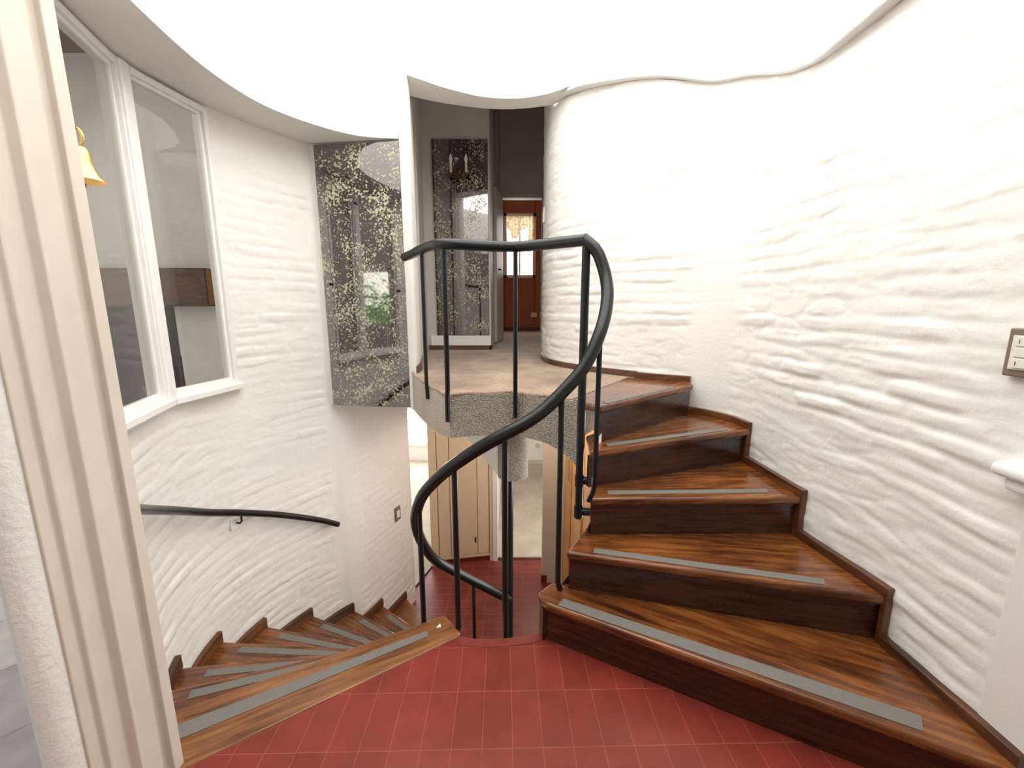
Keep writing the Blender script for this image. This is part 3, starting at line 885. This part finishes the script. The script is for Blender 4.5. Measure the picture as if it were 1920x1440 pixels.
# ------------------------------------------------------------------ hall beyond the landing
HZ = 4.1
mb = MB(); mb.prism([(-.76, 3.42), (-.84, 3.8), (-.90, 4.2), (-.94, 4.74), (-1.1, 4.74), (-1.1, 3.42)], ZU, HZ)
wl = mb.build('wall_hall_left', 'hallpaint'); struct(wl, 'beige left wall of the upper hall beside the landing', 'wall')
mb = MB(); mb.bar((-.772, 3.50), (-.792, 3.60), ZU, HZ - .2, .03); mb.bar((-.885, 4.14), (-.90, 4.26), ZU, HZ - .2, .03); mb.bar((-.79, 3.58), (-.887, 4.18), 2.96, 3.04, .02)
mb.build('door_casing', 'hallpaint', wl)
mb = MB(); mb.box(-1.1, -.235, 4.73, 4.95, ZU, HZ)
struct(mb.build('wall_hall_mirror', 'hallpaint'), 'beige hall wall carrying the second speckled mirror', 'wall')
mb = MB(); mb.box(-.93, -.232, 4.716, 4.73, ZU, ZU + .05); mb.box(-.249, -.221, 4.716, 4.95, ZU, ZU + .05)
struct(mb.build('baseboard_hall', 'base'), 'dark brown baseboard under the hall mirror', 'baseboard')
mb = MB(); mb.box(-.90, -.235, 4.705, 4.73, ZU + .05, 1.135)
struct(mb.build('trim_5', 'gloss_white'), 'white ledge panel below the hall mirror', 'trim')
m2 = thing('wall_mirror', (-.53, 4.72, 1.14), 'tall speckled antique mirror at the back of the upper hall, behind the railing', 'mirror')
mb = MB(); mb.box(-.825, -.255, 4.700, 4.712, 1.14, 3.14); mb.build('mirror_glass', 'mirror', m2)
mb = MB(); mb.box(-.829, -.251, 4.712, 4.728, 1.136, 3.144); mb.build('backing', 'mirror_edge', m2)
# candle sconce
scn = thing('wall_sconce', (-.545, 4.69, 2.80), 'small brass wall sconce with two white candle bulbs on the hall mirror', 'wall lamp')
mb = MB(); mb.lathe([(.001, -.05), (.02, -.045), (.03, -.02), (.032, 0), (.03, .02), (.02, .045), (.001, .05)], (-.545, 4.680, 2.81), 14); mb.build('backplate', 'oldbrass', scn, smooth=True)
for sx in (-1, 1):
    x = -.545 + sx * .078
    mb = MB(); mb.tube([(-.545, 4.66, 2.80), (-.545 + sx * .03, 4.63, 2.755), (-.545 + sx * .06, 4.62, 2.75), (x, 4.62, 2.775)], .007, 8); mb.build('arm', 'oldbrass', scn, smooth=True)
    mb = MB(); mb.lathe([(.004, 0), (.022, .005), (.028, .018), (.024, .022), (.010, .024)], (x, 4.62, 2.77), 14); mb.build('drip_pan', 'oldbrass', scn, smooth=True)
    mb = MB(); mb.lathe([(.013, .02), (.013, .105), (.006, .106)], (x, 4.62, 2.77), 14); mb.build('candle_sleeve', 'candle', scn, smooth=True)
    mb = MB(); mb.lathe([(.008, .105), (.012, .12), (.018, .145), (.017, .165), (.010, .19), (.001, .21)], (x, 4.62, 2.77), 14); mb.build('bulb', 'bulb', scn, smooth=True)
# end wall with door
DZ = 2.94
mb = MB(); mb.box(-1.3, -.17, 6.25, 6.37, ZU, HZ); mb.box(.44, 1.3, 6.25, 6.37, ZU, HZ); mb.box(-.18, .45, 6.25, 6.37, DZ, HZ)
struct(mb.build('wall_hall_end', 'hallpaint'), 'dim beige end wall of the upper hall above the bedroom door', 'wall')
mb = MB(); mb.box(-.27, -.235, 4.95, 6.25, ZU, HZ)
struct(mb.build('wall_hall_side', 'hallpaint'), 'beige side wall of the upper hall passage', 'wall')
mb = MB()
mb.box(-.20, -.15, 6.225, 6.26, ZU, DZ + .05); mb.box(.415, .465, 6.225, 6.26, ZU, DZ + .05); mb.box(-.20, .465, 6.225, 6.26, DZ, DZ + .055)
struct(mb.build('trim_6', 'hallpaint', bevel=.004), 'painted frame around the open door at the end of the hall', 'trim')
dl = MB(); dl.prism([(-.235, 5.62), (-.165, 6.18), (-.125, 6.18), (-.195, 5.615)], ZU + .01, DZ - .02)
door1 = dl.build('door_1', 'jamb', bevel=.004); struct(door1, 'cream door leaf standing open at the end of the upper hall', 'door')
mb = MB(); mb.tube([(-.180, 5.70, 1.93), (-.155, 5.695, 1.93), (-.150, 5.73, 1.93), (-.142, 5.79, 1.93)], .011, 8); mb.build('handle', 'darkmetal', door1)
for zz in (1.2, 2.86):
    mb = MB(); mb.tube([(-.150, 6.15, zz - .035), (-.150, 6.15, zz + .035)], .010, 8); mb.build('hinge', 'darkmetal', door1)
# terracotta room
FR = 8.5
mb = MB(); mb.box(-1.6, -.14, FR, FR + .15, ZU, HZ); mb.box(.44, 2.0, FR, FR + .15, ZU, HZ); mb.box(-.15, .45, FR, FR + .15, ZU, 2.02); mb.box(-.15, .45, FR, FR + .15, 3.18, HZ)
struct(mb.build('wall_bedroom_back', 'terracotta'), 'terracotta wall with a small bright window seen through the hall door', 'wall')
mb = MB(); mb.box(1.9, 2.0, 6.37, FR, ZU, HZ); mb.box(-1.6, -1.5, 6.37, FR, ZU, HZ); mb.box(-1.6, -.18, 6.37, 6.42, ZU, HZ); mb.box(.45, 2.0, 6.37, 6.42, ZU, HZ)
struct(mb.build('wall_bedroom_side', 'terracotta'), 'terracotta side walls of the room beyond the hall door', 'wall')
mb = MB(); mb.box(-1.6, 1.95, FR - .02, FR, ZU, ZU + .07)
struct(mb.build('baseboard_bedroom', 'base'), 'brown baseboard under the bright window in the terracotta room', 'baseboard')
wf = MB()
wf.box(-.16, -.10, FR - .03, FR + .10, 2.00, 3.20); wf.box(.40, .46, FR - .03, FR + .10, 2.00, 3.20); wf.box(-.16, .46, FR - .03, FR + .10, 2.00, 2.06); wf.box(-.16, .46, FR - .03, FR + .10, 3.14, 3.20); wf.box(.135, .165, FR, FR + .06, 2.05, 3.15)
w3 = wf.build('window_3', 'gloss_white', bevel=.004); struct(w3, 'small white framed bright window in the terracotta room', 'window')
mb = MB(); mb.box(-.11, .41, FR + .05, FR + .056, 2.05, 3.15); mb.build('pane', 'glass', w3)
# torn lace curtain
random.seed(4)
cu = MB()
nx, nz = 26, 14
top_ = []
for i in range(nx + 1):
    x = -.13 + .56 * i / nx
    y = FR - .05 + .012 * math.sin(i * 1.9)
    drop = .22 + .20 * max(0, math.sin(i * .25 - .6)) + random.uniform(-.03, .04)
    if i > 20: drop = .60 + random.uniform(-.1, .1)
    top_.append((x, y, drop))
A = [(x, y, 3.14) for x, y, dr in top_]; B = [(x, y - .01, 3.14 - dr) for x, y, dr in top_]
cu.thick_strip(A, B, (0, .002, 0))
tag(cu.build('curtain', 'curtain'), 'ragged beige lace curtain hanging in the small bright window', 'curtain')
for n_, x in enumerate((.436, .61)):
    o = thing('wall_outlet', (x, FR - .005, 1.29), ['white double socket plate low on the terracotta wall, left one of two', 'white socket plate at the right edge of the doorway on the terracotta wall'][n_], 'outlet')
    mb = MB(); mb.box(x - .06, x + .06, FR - .012, FR, 1.245, 1.335); mb.build('cover_plate', 'whiteplastic', o, bevel=.004)
    mb = MB(); mb.box(x - .02, x + .02, FR - .016, FR - .011, 1.27, 1.31); mb.build('socket', 'ivory', o, bevel=.002)
# outdoor brick wall beyond the window
mb = MB(); mb.box(-3, 4, 12, 12.3, -2, 2.6)
struct(mb.build('wall_outside', 'roof'), 'pale outdoor wall beyond the small bright window', 'wall')
# light switch at the bulging wall
o = thing('light_switch', (.30, 4.0, 2.25), 'narrow white switch plate on the bulging brick wall at the hall mouth', 'switch')
mb = MB(); mb.box(.282, .296, 4.0, 4.08, 2.2, 2.33); mb.build('cover_plate', 'whiteplastic', o, bevel=.003)
mb = MB(); mb.box(.278, .283, 4.02, 4.06, 2.24, 2.29); mb.build('rocker', 'ivory', o, bevel=.001)
# hall baseboard along the bulging wall
A = R_sub((.86, 2.85), (.30, 4.1), .022, 40); B = R_sub((.86, 2.85), (.30, 4.1), -.004, 40)
mb = MB(); mb.prism([tuple(x) for x in A] + [tuple(x) for x in B[::-1]], ZU, ZU + .042, (1, 0))
struct(mb.build('baseboard_landing', 'base', bevel=.003), 'dark curved baseboard where the landing carpet meets the bulging wall', 'baseboard')
mb = MB(); mb.box(-1.6, 2.0, 3.4, 8.65, HZ, HZ + .1)
struct(mb.build('ceiling_hall', 'hallpaint'), 'high ceiling of the upper hall and bedroom', 'ceiling')

# ------------------------------------------------------------------ ceilings and skylight
SK = 3.32
lowin = catmull([(-.62, .35), (-.95, .75), (-1.18, 1.1), (-1.34, 1.5), (-1.415, 1.85), (-1.448, 2.25), (-1.39, 2.60), (-1.215, 2.87), (-1.01, 3.035), (-.765, 3.08)], .05)
lowout = catmull([(-1.3, .0), (-1.35, .8), (-1.4, 1.1), (-1.56, 1.4), (-1.78, 1.8), (-1.88, 2.2), (-1.84, 2.6), (-1.68, 2.95), (-1.48, 3.26), (-1.38, 3.22), (-.77, 3.14)], .05)
n = 60
A = resample(lowin, n); B = resample(lowout, n)
mb = MB(); mb.thick_strip([(x, y, SOF) for x, y in A], [(x, y, SOF) for x, y in B], (0, 0, .06))
struct(mb.build('ceiling_ring', 'ceiling', smooth=True), 'flat grey-lit ceiling band curving above the left wall and windows', 'ceiling')
hdr = catmull([(-.735, 3.07), (-.60, 3.17), (-.48, 3.26), (-.24, 3.385), (-.04, 3.42), (.13, 3.40), (.30, 3.325), (.42, 3.22), (.50, 3.13)], .04)
hdo = catmull([(-.76, 3.36), (-.62, 3.44), (-.44, 3.51), (-.22, 3.57), (-.04, 3.585), (.13, 3.565), (.28, 3.52), (.38, 3.46), (.50, 3.36)], .04)
n = 50
A = resample(hdr, n); B = resample(hdo, n)
mb = MB(); mb.thick_strip([(x, y, 2.95) for x, y in A], [(x, y, 2.95) for x, y in B], (0, 0, .45))
struct(mb.build('wall_header', 'ceiling', smooth=True), 'curved white header beam over the opening to the hall', 'wall')
mb = MB(); mb.box(-1.1, .9, 3.40, 3.46, 3.38, HZ)
struct(mb.build('wall_header_top', 'hallpaint'), 'wall above the curved header facing the hall', 'wall')
# narrow ceiling lip along the right wall
rin = []; rout = []
for (p, off, z) in [((.40, 3.37), .06, 2.945), ((.51, 3.2), .075, 2.91), ((.68, 3.01), .06, 2.86), ((.86, 2.85), .045, 2.81), ((.98, 2.765), .04, 2.765), ((1.15, 2.665), .035, 2.70), ((1.28, 2.49), .035, 2.65), ((1.335, 2.28), .025, 2.56),
                    ((1.345, 2.07), .03, 2.50), ((1.355, 1.87), .05, 2.49), ((1.375, 1.67), .055, 2.51), ((1.41, 1.43), .055, 2.53), ((1.42, 1.2), .04, 2.53), ((1.425, .97), .05, 2.53), ((1.43, .6), .12, 2.53), ((1.43, .25), .3, 2.53)]:
    q = R_near(p, off); r_ = R_near(p, -.06); rin.append((q[0], q[1], z)); rout.append((r_[0], r_[1], z))
rin = catmull(rin, .04); rout = resample(catmull(rout, .04), len(rin))
mb = MB(); mb.thick_strip([tuple(x) for x in rin], [tuple(x) for x in rout], (0, 0, .010))
struct(mb.build('ceiling_lip', 'ceiling', smooth=True), 'narrow wavy ceiling lip along the top of the right brick wall', 'ceiling')
# white skylight shaft above the lips
hdr = np.array([(x, y) for x, y in hdr]); hv = hdr - np.array([0, 1.9]); hdr = hdr - hv / np.linalg.norm(hv, axis=1)[:, None] * .006
sh = [(x, y, SOF) for x, y in resample(lowin, 50)] + [(-.735, 3.07, 2.95)] + [(x, y, 2.95) for x, y in resample(hdr, 40)[1:]] + [tuple(x) for x in rin[1:]]
sh += [(.9, .15, 2.53), (.3, .05, 2.53), (-.3, .1, 2.53), (-.62, .35, SOF)]
mb = MB()
ctr = Vector((0, 1.9))
outw = lambda p, e: tuple(Vector((p[0], p[1])) + (Vector((p[0], p[1])) - ctr).normalized() * e)
mb.strip([(p[0], p[1], p[2] + .0) for p in sh], [(p[0], p[1], SK + .02) for p in sh])
mb.strip([(*outw(p, .05), p[2] + .03) for p in sh], [(*outw(p, .05), SK + .02) for p in sh])
struct(mb.build('wall_skylight_shaft', 'ceiling', smooth=True), 'white curved shaft wall rising from the ceiling lip to the skylight', 'wall')
mb = MB(); mb.prism([outw(p, .04) for p in sh[:-1]], SK, SK + .04)
sky_o = mb.build('window_skylight', 'skyglass'); struct(sky_o, 'large glowing white skylight over the stair well', 'window')
# vestibule ceiling around the front of the opening
n = 30
fi = resample(catmull([(-.62, .35), (-.3, .1), (.3, .05), (.9, .15), (1.13, .25)], .05), n)
fo = resample(np.array([(-1.35, -.05), (-1.35, FY0), (1.5, FY0), (1.5, .3)]), n)
mb = MB(); mb.thick_strip([(x, y, 2.53) for x, y in fi], [(x, y, 2.53) for x, y in fo], (0, 0, .06))
struct(mb.build('ceiling_vestibule', 'ceiling'), 'flat white ceiling of the vestibule behind the viewpoint', 'ceiling')

# ------------------------------------------------------------------ ledge and switch on the right wall
lg = thing('wall_ledge', (1.42, .8, 0), 'white half height wall with a rounded moulded cap at the right edge', 'ledge')
mb = MB(); mb.box(1.416, 1.50, .2, 1.085, .0, .955); mb.build('pier', 'plaster', lg, bevel=.01)
mb = MB(); mb.box(1.350, 1.50, .2, 1.135, .985, 1.025); mb.build('cap', 'gloss_white', lg, bevel=.017, seg=4)
mb = MB(); mb.box(1.368, 1.50, .2, 1.108, .950, .988); mb.build('moulding', 'gloss_white', lg, bevel=.012, seg=3)
sw = thing('light_switch', (1.41, 1.15, 1.325), 'bronze framed plate of three ivory rocker switches above the white ledge', 'switch')
mb = MB(); mb.box(1.397, 1.414, 1.100, 1.190, 1.258, 1.392); mb.build('cover_plate', 'bronze', sw, bevel=.004)
mb = MB(); mb.box(1.393, 1.398, 1.113, 1.175, 1.278, 1.372); mb.build('inset', 'ivory', sw, bevel=.001)
for zz in (1.283, 1.313, 1.343):
    mb = MB(); mb.box(1.389, 1.394, 1.117, 1.164, zz, zz + .026); r_ = mb.build('rocker', 'ivory', sw, bevel=.0015)
    if zz != 1.313:
        mb = MB(); mb.box(1.3882, 1.3892, 1.154, 1.1555, zz + .007, zz + .018); mb.build('mark', 'darkmetal', r_)

# ------------------------------------------------------------------ brass bell beside the jamb
BX = -1.300
bl = thing('bell', (-1.30, 1.36, 1.83), 'small brass bell with a looped hanger at the edge of the door jamb', 'bell')
prof = [(.001, .098), (.014, .096), (.024, .088), (.028, .075), (.031, .05), (.036, .028), (.045, .010), (.056, 0), (.058, -.004), (.053, -.001), (.042, .010), (.030, .03), (.024, .07), (.001, .085)]
mb = MB(); mb.lathe(prof, (BX, 1.365, 1.828), 32); mb.build('bell_body', 'brass', bl, smooth=True)
loop = [(BX + .017 * math.sin(t), 1.365 + .006 * math.sin(t), 1.828 + .120 - .026 * math.cos(t)) for t in np.linspace(0, 2 * math.pi, 20)]
mb = MB(); mb.tube(loop, .0045, 8); mb.build('hanger_loop', 'brass', bl, smooth=True)
mb = MB(); mb.tube([(BX, 1.365, 1.90), (BX, 1.365, 1.82)], .002, 6); mb.lathe([(.001, -.009), (.007, -.005), (.007, .005), (.001, .009)], (BX, 1.365, 1.812), 12); mb.build('clapper', 'darkmetal', bl, smooth=True)
mb = MB(); mb.tube([(-1.18, 1.20, 1.955), (-1.24, 1.29, 1.975), (BX, 1.365, 1.972)], .007, 8); mb.build('bracket', 'darkmetal', bl, smooth=True)

# ------------------------------------------------------------------ living room behind the inner windows
LZ = 3.75
mb = MB(); mb.box(-6.1, -3.42, 4.34, 4.5, .95, LZ); mb.box(-3.42, -1.45, 4.34, 4.5, 0, LZ); mb.box(-6.1, -4.9, 4.34, 4.5, 0, .95)
struct(mb.build('wall_living_back', 'plaster'), 'white fireplace wall seen through the inner windows', 'wall')
fp = MB(); fp.box(-4.89, -3.43, 4.33, 4.49, 0.005, 1.45)
fpo = fp.build('fireplace', 'soot'); tag(fpo, 'black fireplace opening below the timber mantel beam', 'fireplace')
mbm = thing('mantel_beam', (-4, 4.2, 1.44), 'heavy dark timber mantel beam over the fireplace, seen through the inner windows', 'beam')
mb = MB(); mb.box(-5.2, -2.90, 4.10, 4.34, 1.455, 1.81); mb.build('timber', 'beam', mbm, bevel=.012)
mb = MB(); mb.box(-2.904, -2.892, 4.112, 4.33, 1.467, 1.798); mb.build('lit_end', 'beam_end_lit', mbm)['label'] = 'end of the beam coloured orange as lit'
mb = MB(); mb.box(-6.1, -5.95, FY0, 4.5, 0, LZ)
struct(mb.build('wall_living_side', 'plaster'), 'white far wall of the living room', 'wall')
GX0, GX1, GZ0, GZ1 = -4.40, -3.70, 1.10, 2.15
wf = MB()
for (x0, x1, z0, z1) in ((GX0 - .03, GX0 + .04, GZ0 - .05, GZ1 + .05), (GX1 - .04, GX1 + .03, GZ0 - .05, GZ1 + .05), (GX0, GX1, GZ0 - .05, GZ0 + .03), (GX0, GX1, GZ1 - .03, GZ1 + .05), (GX0, GX1, 1.62, 1.66)):
    wf.box(x0, x1, FY0 - .10, FY0 + .02, z0, z1)
w4 = wf.build('window_4', 'gloss_white'); struct(w4, 'small garden window reflected in the tall speckled mirror', 'window')
mb = MB(); mb.box(GX0 + .02, GX1 - .02, FY0 - .06, FY0 - .055, GZ0, GZ1); mb.build('pane', 'glass', w4)
mb = MB(); mb.box(-6.1, -1.30, FY0, 4.5, LZ, LZ + .1)
struct(mb.build('ceiling_living', 'plaster'), 'white living room ceiling seen through the inner windows', 'ceiling')
mb = MB(); mb.box(-6.0, -1.5, 3.55, 3.80, 3.45, LZ)
struct(mb.build('trim_7', 'beam'), 'dark timber ceiling beam in the living room', 'trim')
mb = MB(); mb.box(-1.66, -1.52, .80, 4.5, 2.625, LZ)
mb.box(-1.36, -1.24, FY0, .82, 2.63, LZ)
struct(mb.build('wall_living_upper', 'plaster'), 'living room side of the stair well wall above the windows', 'wall')
mb = MB(); mb.box(-6.1, GX0, FY0 - .12, FY0, 0, LZ); mb.box(GX1, 1.55, FY0 - .12, FY0, 0, LZ); mb.box(GX0, GX1, FY0 - .12, FY0, 0, GZ0); mb.box(GX0, GX1, FY0 - .12, FY0, GZ1, LZ)
struct(mb.build('wall_back', 'plaster'), 'white wall behind the viewpoint', 'wall')
mb = MB(); mb.box(1.42, 1.55, FY0, .3, 0, 2.6)
struct(mb.build('wall_vestibule', 'plaster'), 'white side wall behind the viewpoint', 'wall')
# garden shrub outside the living room window
sh_ = MB()
random.seed(5)
for i in range(1800):
    c = Vector((-4.9 + random.gauss(0, .6), FY0 - 1.3 + random.gauss(0, .2), 1.12 + random.gauss(0, .30)))
    u = Vector((random.uniform(-1, 1), random.uniform(-1, 1), random.uniform(-1, 1))).normalized() * .07
    v = u.orthogonal().normalized() * .035
    b = len(sh_.v)
    sh_.v += [tuple(c - u), tuple(c + v), tuple(c + u), tuple(c - v)]
    sh_.face([b, b + 1, b + 2, b + 3])
for i in range(7):
    bx = -4.9 + random.gauss(0, .3); by = FY0 - 1.3 + random.gauss(0, .1)
    sh_.tube([(bx, by, -.02), (bx + random.gauss(0, .05), by, .6), (bx + random.gauss(0, .15), by, 1.1)], [.02, .015, .008], 6)
mb = MB(); mb.box(-9, 2, FY0 - 6, FY0 - .12, -.2, 0)
struct(mb.build('ground', 'roof'), 'pale garden ground outside the living room', 'ground')
tag(sh_.build('garden_shrub', 'leaf', fix=False), 'green leafy shrub outside, reflected low in the tall speckled mirror', 'shrub')

# ------------------------------------------------------------------ lower level
cb = thing('cupboard', (-.6, 4.75, ZL), 'cream panelled built-in cupboard at the foot of the lower stairs', 'cupboard')
ca, cbv = Vector((-.985, 4.70)), Vector((-.245, 4.83)); cd = (cbv - ca).normalized(); cn = Vector((cd.y, -cd.x)); W = (cbv - ca).length
def cbar(mb, s0, s1, z0, z1, n0, n1):
    q = [ca + cd * s0 + cn * n0, ca + cd * s1 + cn * n0, ca + cd * s1 + cn * n1, ca + cd * s0 + cn * n1]
    mb.prism([tuple(x) for x in q], z0, z1, tuple(cd))
mb = MB(); cbar(mb, 0, W, ZL + .07, .735, -.45, 0); mb.build('carcass', 'cream', cb)
mb = MB(); cbar(mb, 0, .09, ZL, .735, -.02, .022); cbar(mb, W - .035, W + .01, ZL, .735, -.02, .022); cbar(mb, .09, W - .035, ZL + .07, ZL + .11, 0, .012); mb.build('frame', 'cream', cb, bevel=.004)
for s0, s1 in ((.10, .235), (.245, W - .19), (W - .18, W - .045)):
    mb = MB(); cbar(mb, s0, s1, ZL + .115, .735, 0, .014); dpo = mb.build('door_panel', 'cream', cb, bevel=.004)
    if s0 == .245:
        for zz in (-.25, -1.42):
            k_ = MB(); cbar(k_, s1 - .03, s1 - .012, zz, zz + .07, .013, .020); k_.build('hinge', 'darkmetal', dpo)
mb = MB(); cbar(mb, .09, W - .03, ZL, ZL + .07, -.44, -.01); mb.build('plinth', 'redpaint', cb)['label'] = 'red plinth'
# frame of the back room doorway
mb = MB(); mb.box(-.24, -.18, 4.80, 4.98, ZL, .735)
struct(mb.build('trim_8', 'gloss_white', bevel=.004), 'white door frame edge beside the cream cupboard', 'trim')
mb = MB(); mb.box(-.30, 1.5, 8.1, 8.25, ZL, .735)
struct(mb.build('wall_lower_back', 'plaster'), 'pale back wall of the lower carpeted room', 'wall')
mb = MB(); mb.box(-.25, 1.4, 8.08, 8.1, ZL, ZL + .10)
struct(mb.build('baseboard_lower', 'lower'), 'grey baseboard on the back wall of the lower room', 'baseboard')
o = thing('wall_outlet', (.52, 8.09, -1.3), 'small round socket low on the lower room back wall', 'outlet')
mb = MB(); mb.lathe([(.05, 0), (.05, .006), (.03, .01), (.001, .01)], (0, 0, 0), 16)
ob = mb.build('socket', 'lower', o); ob.parent = o; ob.matrix_parent_inverse.identity(); ob.rotation_euler = (math.pi / 2, 0, 0)
mb = MB(); mb.box(.30, .36, 8.0, 8.08, -1.05, .3)
struct(mb.build('trim_9', 'darkmetal'), 'dark upright edge at the back of the lower room', 'trim')
mb = MB(); mb.box(-.30, -.20, 4.95, 8.1, ZL, .735); mb.box(1.4, 1.5, 4.4, 8.1, ZL, .735)
struct(mb.build('wall_lower_room_side', 'plaster'), 'side walls of the lower carpeted room', 'wall')
# right side wall of the lower hall, ending in a door
mb = MB(); mb.prism([(.345, 4.40), (.545, 4.36), (.545, 4.30), (.60, 4.30), (.60, 4.48), (.345, 4.48)], ZL, .735)
struct(mb.build('wall_lower_right', 'lower'), 'narrow beige wall end between the lower room and the orange door', 'wall')
mb = MB(); mb.box(.335, .40, 4.38, 4.40, ZL, ZL + .09)
struct(mb.build('baseboard_lower_right', 'redpaint'), 'dark red baseboard below the narrow beige wall end', 'baseboard')
od = MB(); od.prism([(.575, 4.30), (.69, 3.30), (.73, 3.30), (.615, 4.30)], ZL + .01, .735, (0, 0.001))
for t in (.22, .26, .62, .66):
    x = .575 + .115 * t; y = 4.30 - 1.0 * t
    od.bar((x - .006, y), (x - .006 + .0023, y - .02), ZL + .01, .735, .008)
d2 = od.build('door_2', 'orange', bevel=.003); struct(d2, 'warm lit orange wooden door behind the black newel post', 'door')
mb = MB(); mb.prism([(.583, 4.14), (.593, 4.08), (.600, 4.08), (.590, 4.14)], -.33, -.10); mb.build('lock_plate', 'bronze', d2)
mb = MB(); mb.prism([(.69, 3.30), (.95, .9), (1.1, .9), (1.1, 3.30)], ZL, -.19)
struct(mb.build('wall_lower_side', 'lower'), 'beige wall of the lower hall under the upper stairs', 'wall')
mb = MB(); mb.box(-1.4, 1.2, .78, .92, ZL, -.16)
struct(mb.build('wall_lower_front', 'lower'), 'wall of the lower hall below the red floor', 'wall')
# lower left passage room with bright glazed door
mb = MB(); mb.box(-.98, -.95, 4.72, 8.4, ZL, .735); mb.box(-4.1, -4.0, 4.53, 8.4, ZL, .735); mb.prism([(-1.06, 4.1), (-1.35, 4.53), (-4.1, 4.53), (-4.1, 4.51), (-1.40, 4.51), (-1.2, 4.0)], ZL, .735)
struct(mb.build('wall_passage_side', 'plaster'), 'white side walls of the sunlit lower left room', 'wall')
mb = MB(); mb.box(-4.1, -.95, 8.3, 8.4, ZL, -1.32); mb.box(-4.1, -3.2, 8.3, 8.4, -1.33, .735); mb.box(-3.3, -.95, 8.3, 8.4, .45, .735)
struct(mb.build('wall_passage_back', 'plaster'), 'white wall under the bright window of the lower left room', 'wall')
wf = MB(); wf.box(-3.25, -.97, 8.27, 8.40, -1.36, -1.28); wf.box(-3.25, -.97, 8.27, 8.40, -.62, -.54); wf.box(-3.25, -3.17, 8.27, 8.40, -1.36, .47); wf.box(-1.05, -.97, 8.27, 8.40, -1.36, .47); wf.box(-3.25, -.97, 8.27, 8.40, .40, .47); wf.box(-2.55, -2.47, 8.27, 8.40, -1.36, .47)
w5 = wf.build('window_5', 'gloss_white'); struct(w5, 'large bright window at the back of the lower left room', 'window')
mb = MB(); mb.box(-3.2, -1.0, 8.33, 8.336, -1.3, .42); mb.build('pane', 'glass', w5)
mb = MB(); mb.box(-4.1, 1.5, 4.85, 8.4, .70, .735)
struct(mb.build('ceiling_lower', 'plaster'), 'white ceiling of the lower rooms', 'ceiling')
mb = MB(); mb.prism([(-1.40, 3.42), (-.80, 3.25), (-.90, 4.86), (-4.1, 4.86), (-4.1, 4.51), (-1.40, 4.51)], .690, .707)
struct(mb.build('ceiling_passage', 'lower'), 'ceiling over the passage below the tall mirror', 'ceiling')
# small switch on the lower left wall
o = thing('light_switch', (-1.13, 3.82, -.55), 'small brown framed switch on the white wall below the tall mirror', 'switch')
n0 = off_wall((-1.145, 3.78), .004); n1 = off_wall((-1.115, 3.855), .004)
mb = MB(); mb.bar(tuple(n0), tuple(n1), -.61, -.47, .022); mb.build('cover_plate', 'bronze', o, bevel=.003)
m0 = n0 + (n1 - n0) * .25; m1 = n0 + (n1 - n0) * .75
mb = MB(); mb.bar(tuple(m0), tuple(m1), -.575, -.505, .032); mb.build('rocker', 'whiteplastic', o, bevel=.002)

# ------------------------------------------------------------------ light
w = bpy.data.worlds.new('world'); sc.world = w; w.use_nodes = True
bg = w.node_tree.nodes['Background']; bg.inputs[0].default_value = (1, 1, .98, 1); bg.inputs[1].default_value = 7.0
def area(name, loc, rot, sx, sy, power, col=(1, 1, 1)):
    l = bpy.data.lights.new(name, 'AREA'); l.shape = 'RECTANGLE'; l.size = sx; l.size_y = sy; l.energy = power; l.color = col
    o = bpy.data.objects.new(name, l); COL.objects.link(o); o.location = loc; o.rotation_euler = rot
    return o
H = math.pi / 2
area('living_side_fill', (-5.85, 1.2, 1.9), (0, -H, 0), 1.8, 2.6, 62)  # unseen area light added to brighten the living room, no window in this wall
area('daylight_bedroom_window', (.15, 8.35, 2.6), (-H, 0, 0), .5, 1.0, 22, (1, .97, .92))
area('daylight_lower_window', (-2.1, 8.2, -.4), (-H, 0, 0), 2.0, 1.6, 90)
def pt(name, loc, power, r=.08, col=(1, .86, .68)):
    l = bpy.data.lights.new(name, 'POINT'); l.energy = power; l.shadow_soft_size = r; l.color = col
    o = bpy.data.objects.new(name, l); COL.objects.link(o); o.location = loc
pt('lower_hall_lamp', (.2, 3.75, .5), 15, col=(1, .80, .55))
pt('lower_room_fill', (.5, 6.3, .5), 14)  # added ambient fill for the lower carpeted room, no fitting modelled
pt('living_room_fill', (-3.9, 1.2, 3.2), 20, .2, (1, .95, .88))  # added fill under the living room ceiling, not an actual lamp

# ------------------------------------------------------------------ camera
cam = bpy.data.cameras.new('camera'); co = bpy.data.objects.new('camera', cam); COL.objects.link(co)
cam.sensor_width = 36; cam.sensor_fit = 'HORIZONTAL'
cam.lens = 36 * 790 / 1920
cam.clip_start = .05
co.location = (0, 0, 1.45)
co.rotation_euler = (H - math.atan(145 / 790), 0, 0)
sc.camera = co
sc.view_settings.view_transform = 'Standard'
sc.view_settings.look = 'None'
sc.view_settings.gamma = 1
sc.view_settings.exposure = 0
try:
    sc.view_settings.use_curve_mapping = False
except Exception:
    pass
sc.cycles.use_denoising = True
sc.cycles.max_bounces = 10
sc.cycles.transparent_max_bounces = 12
sc.cycles.sample_clamp_indirect = 6
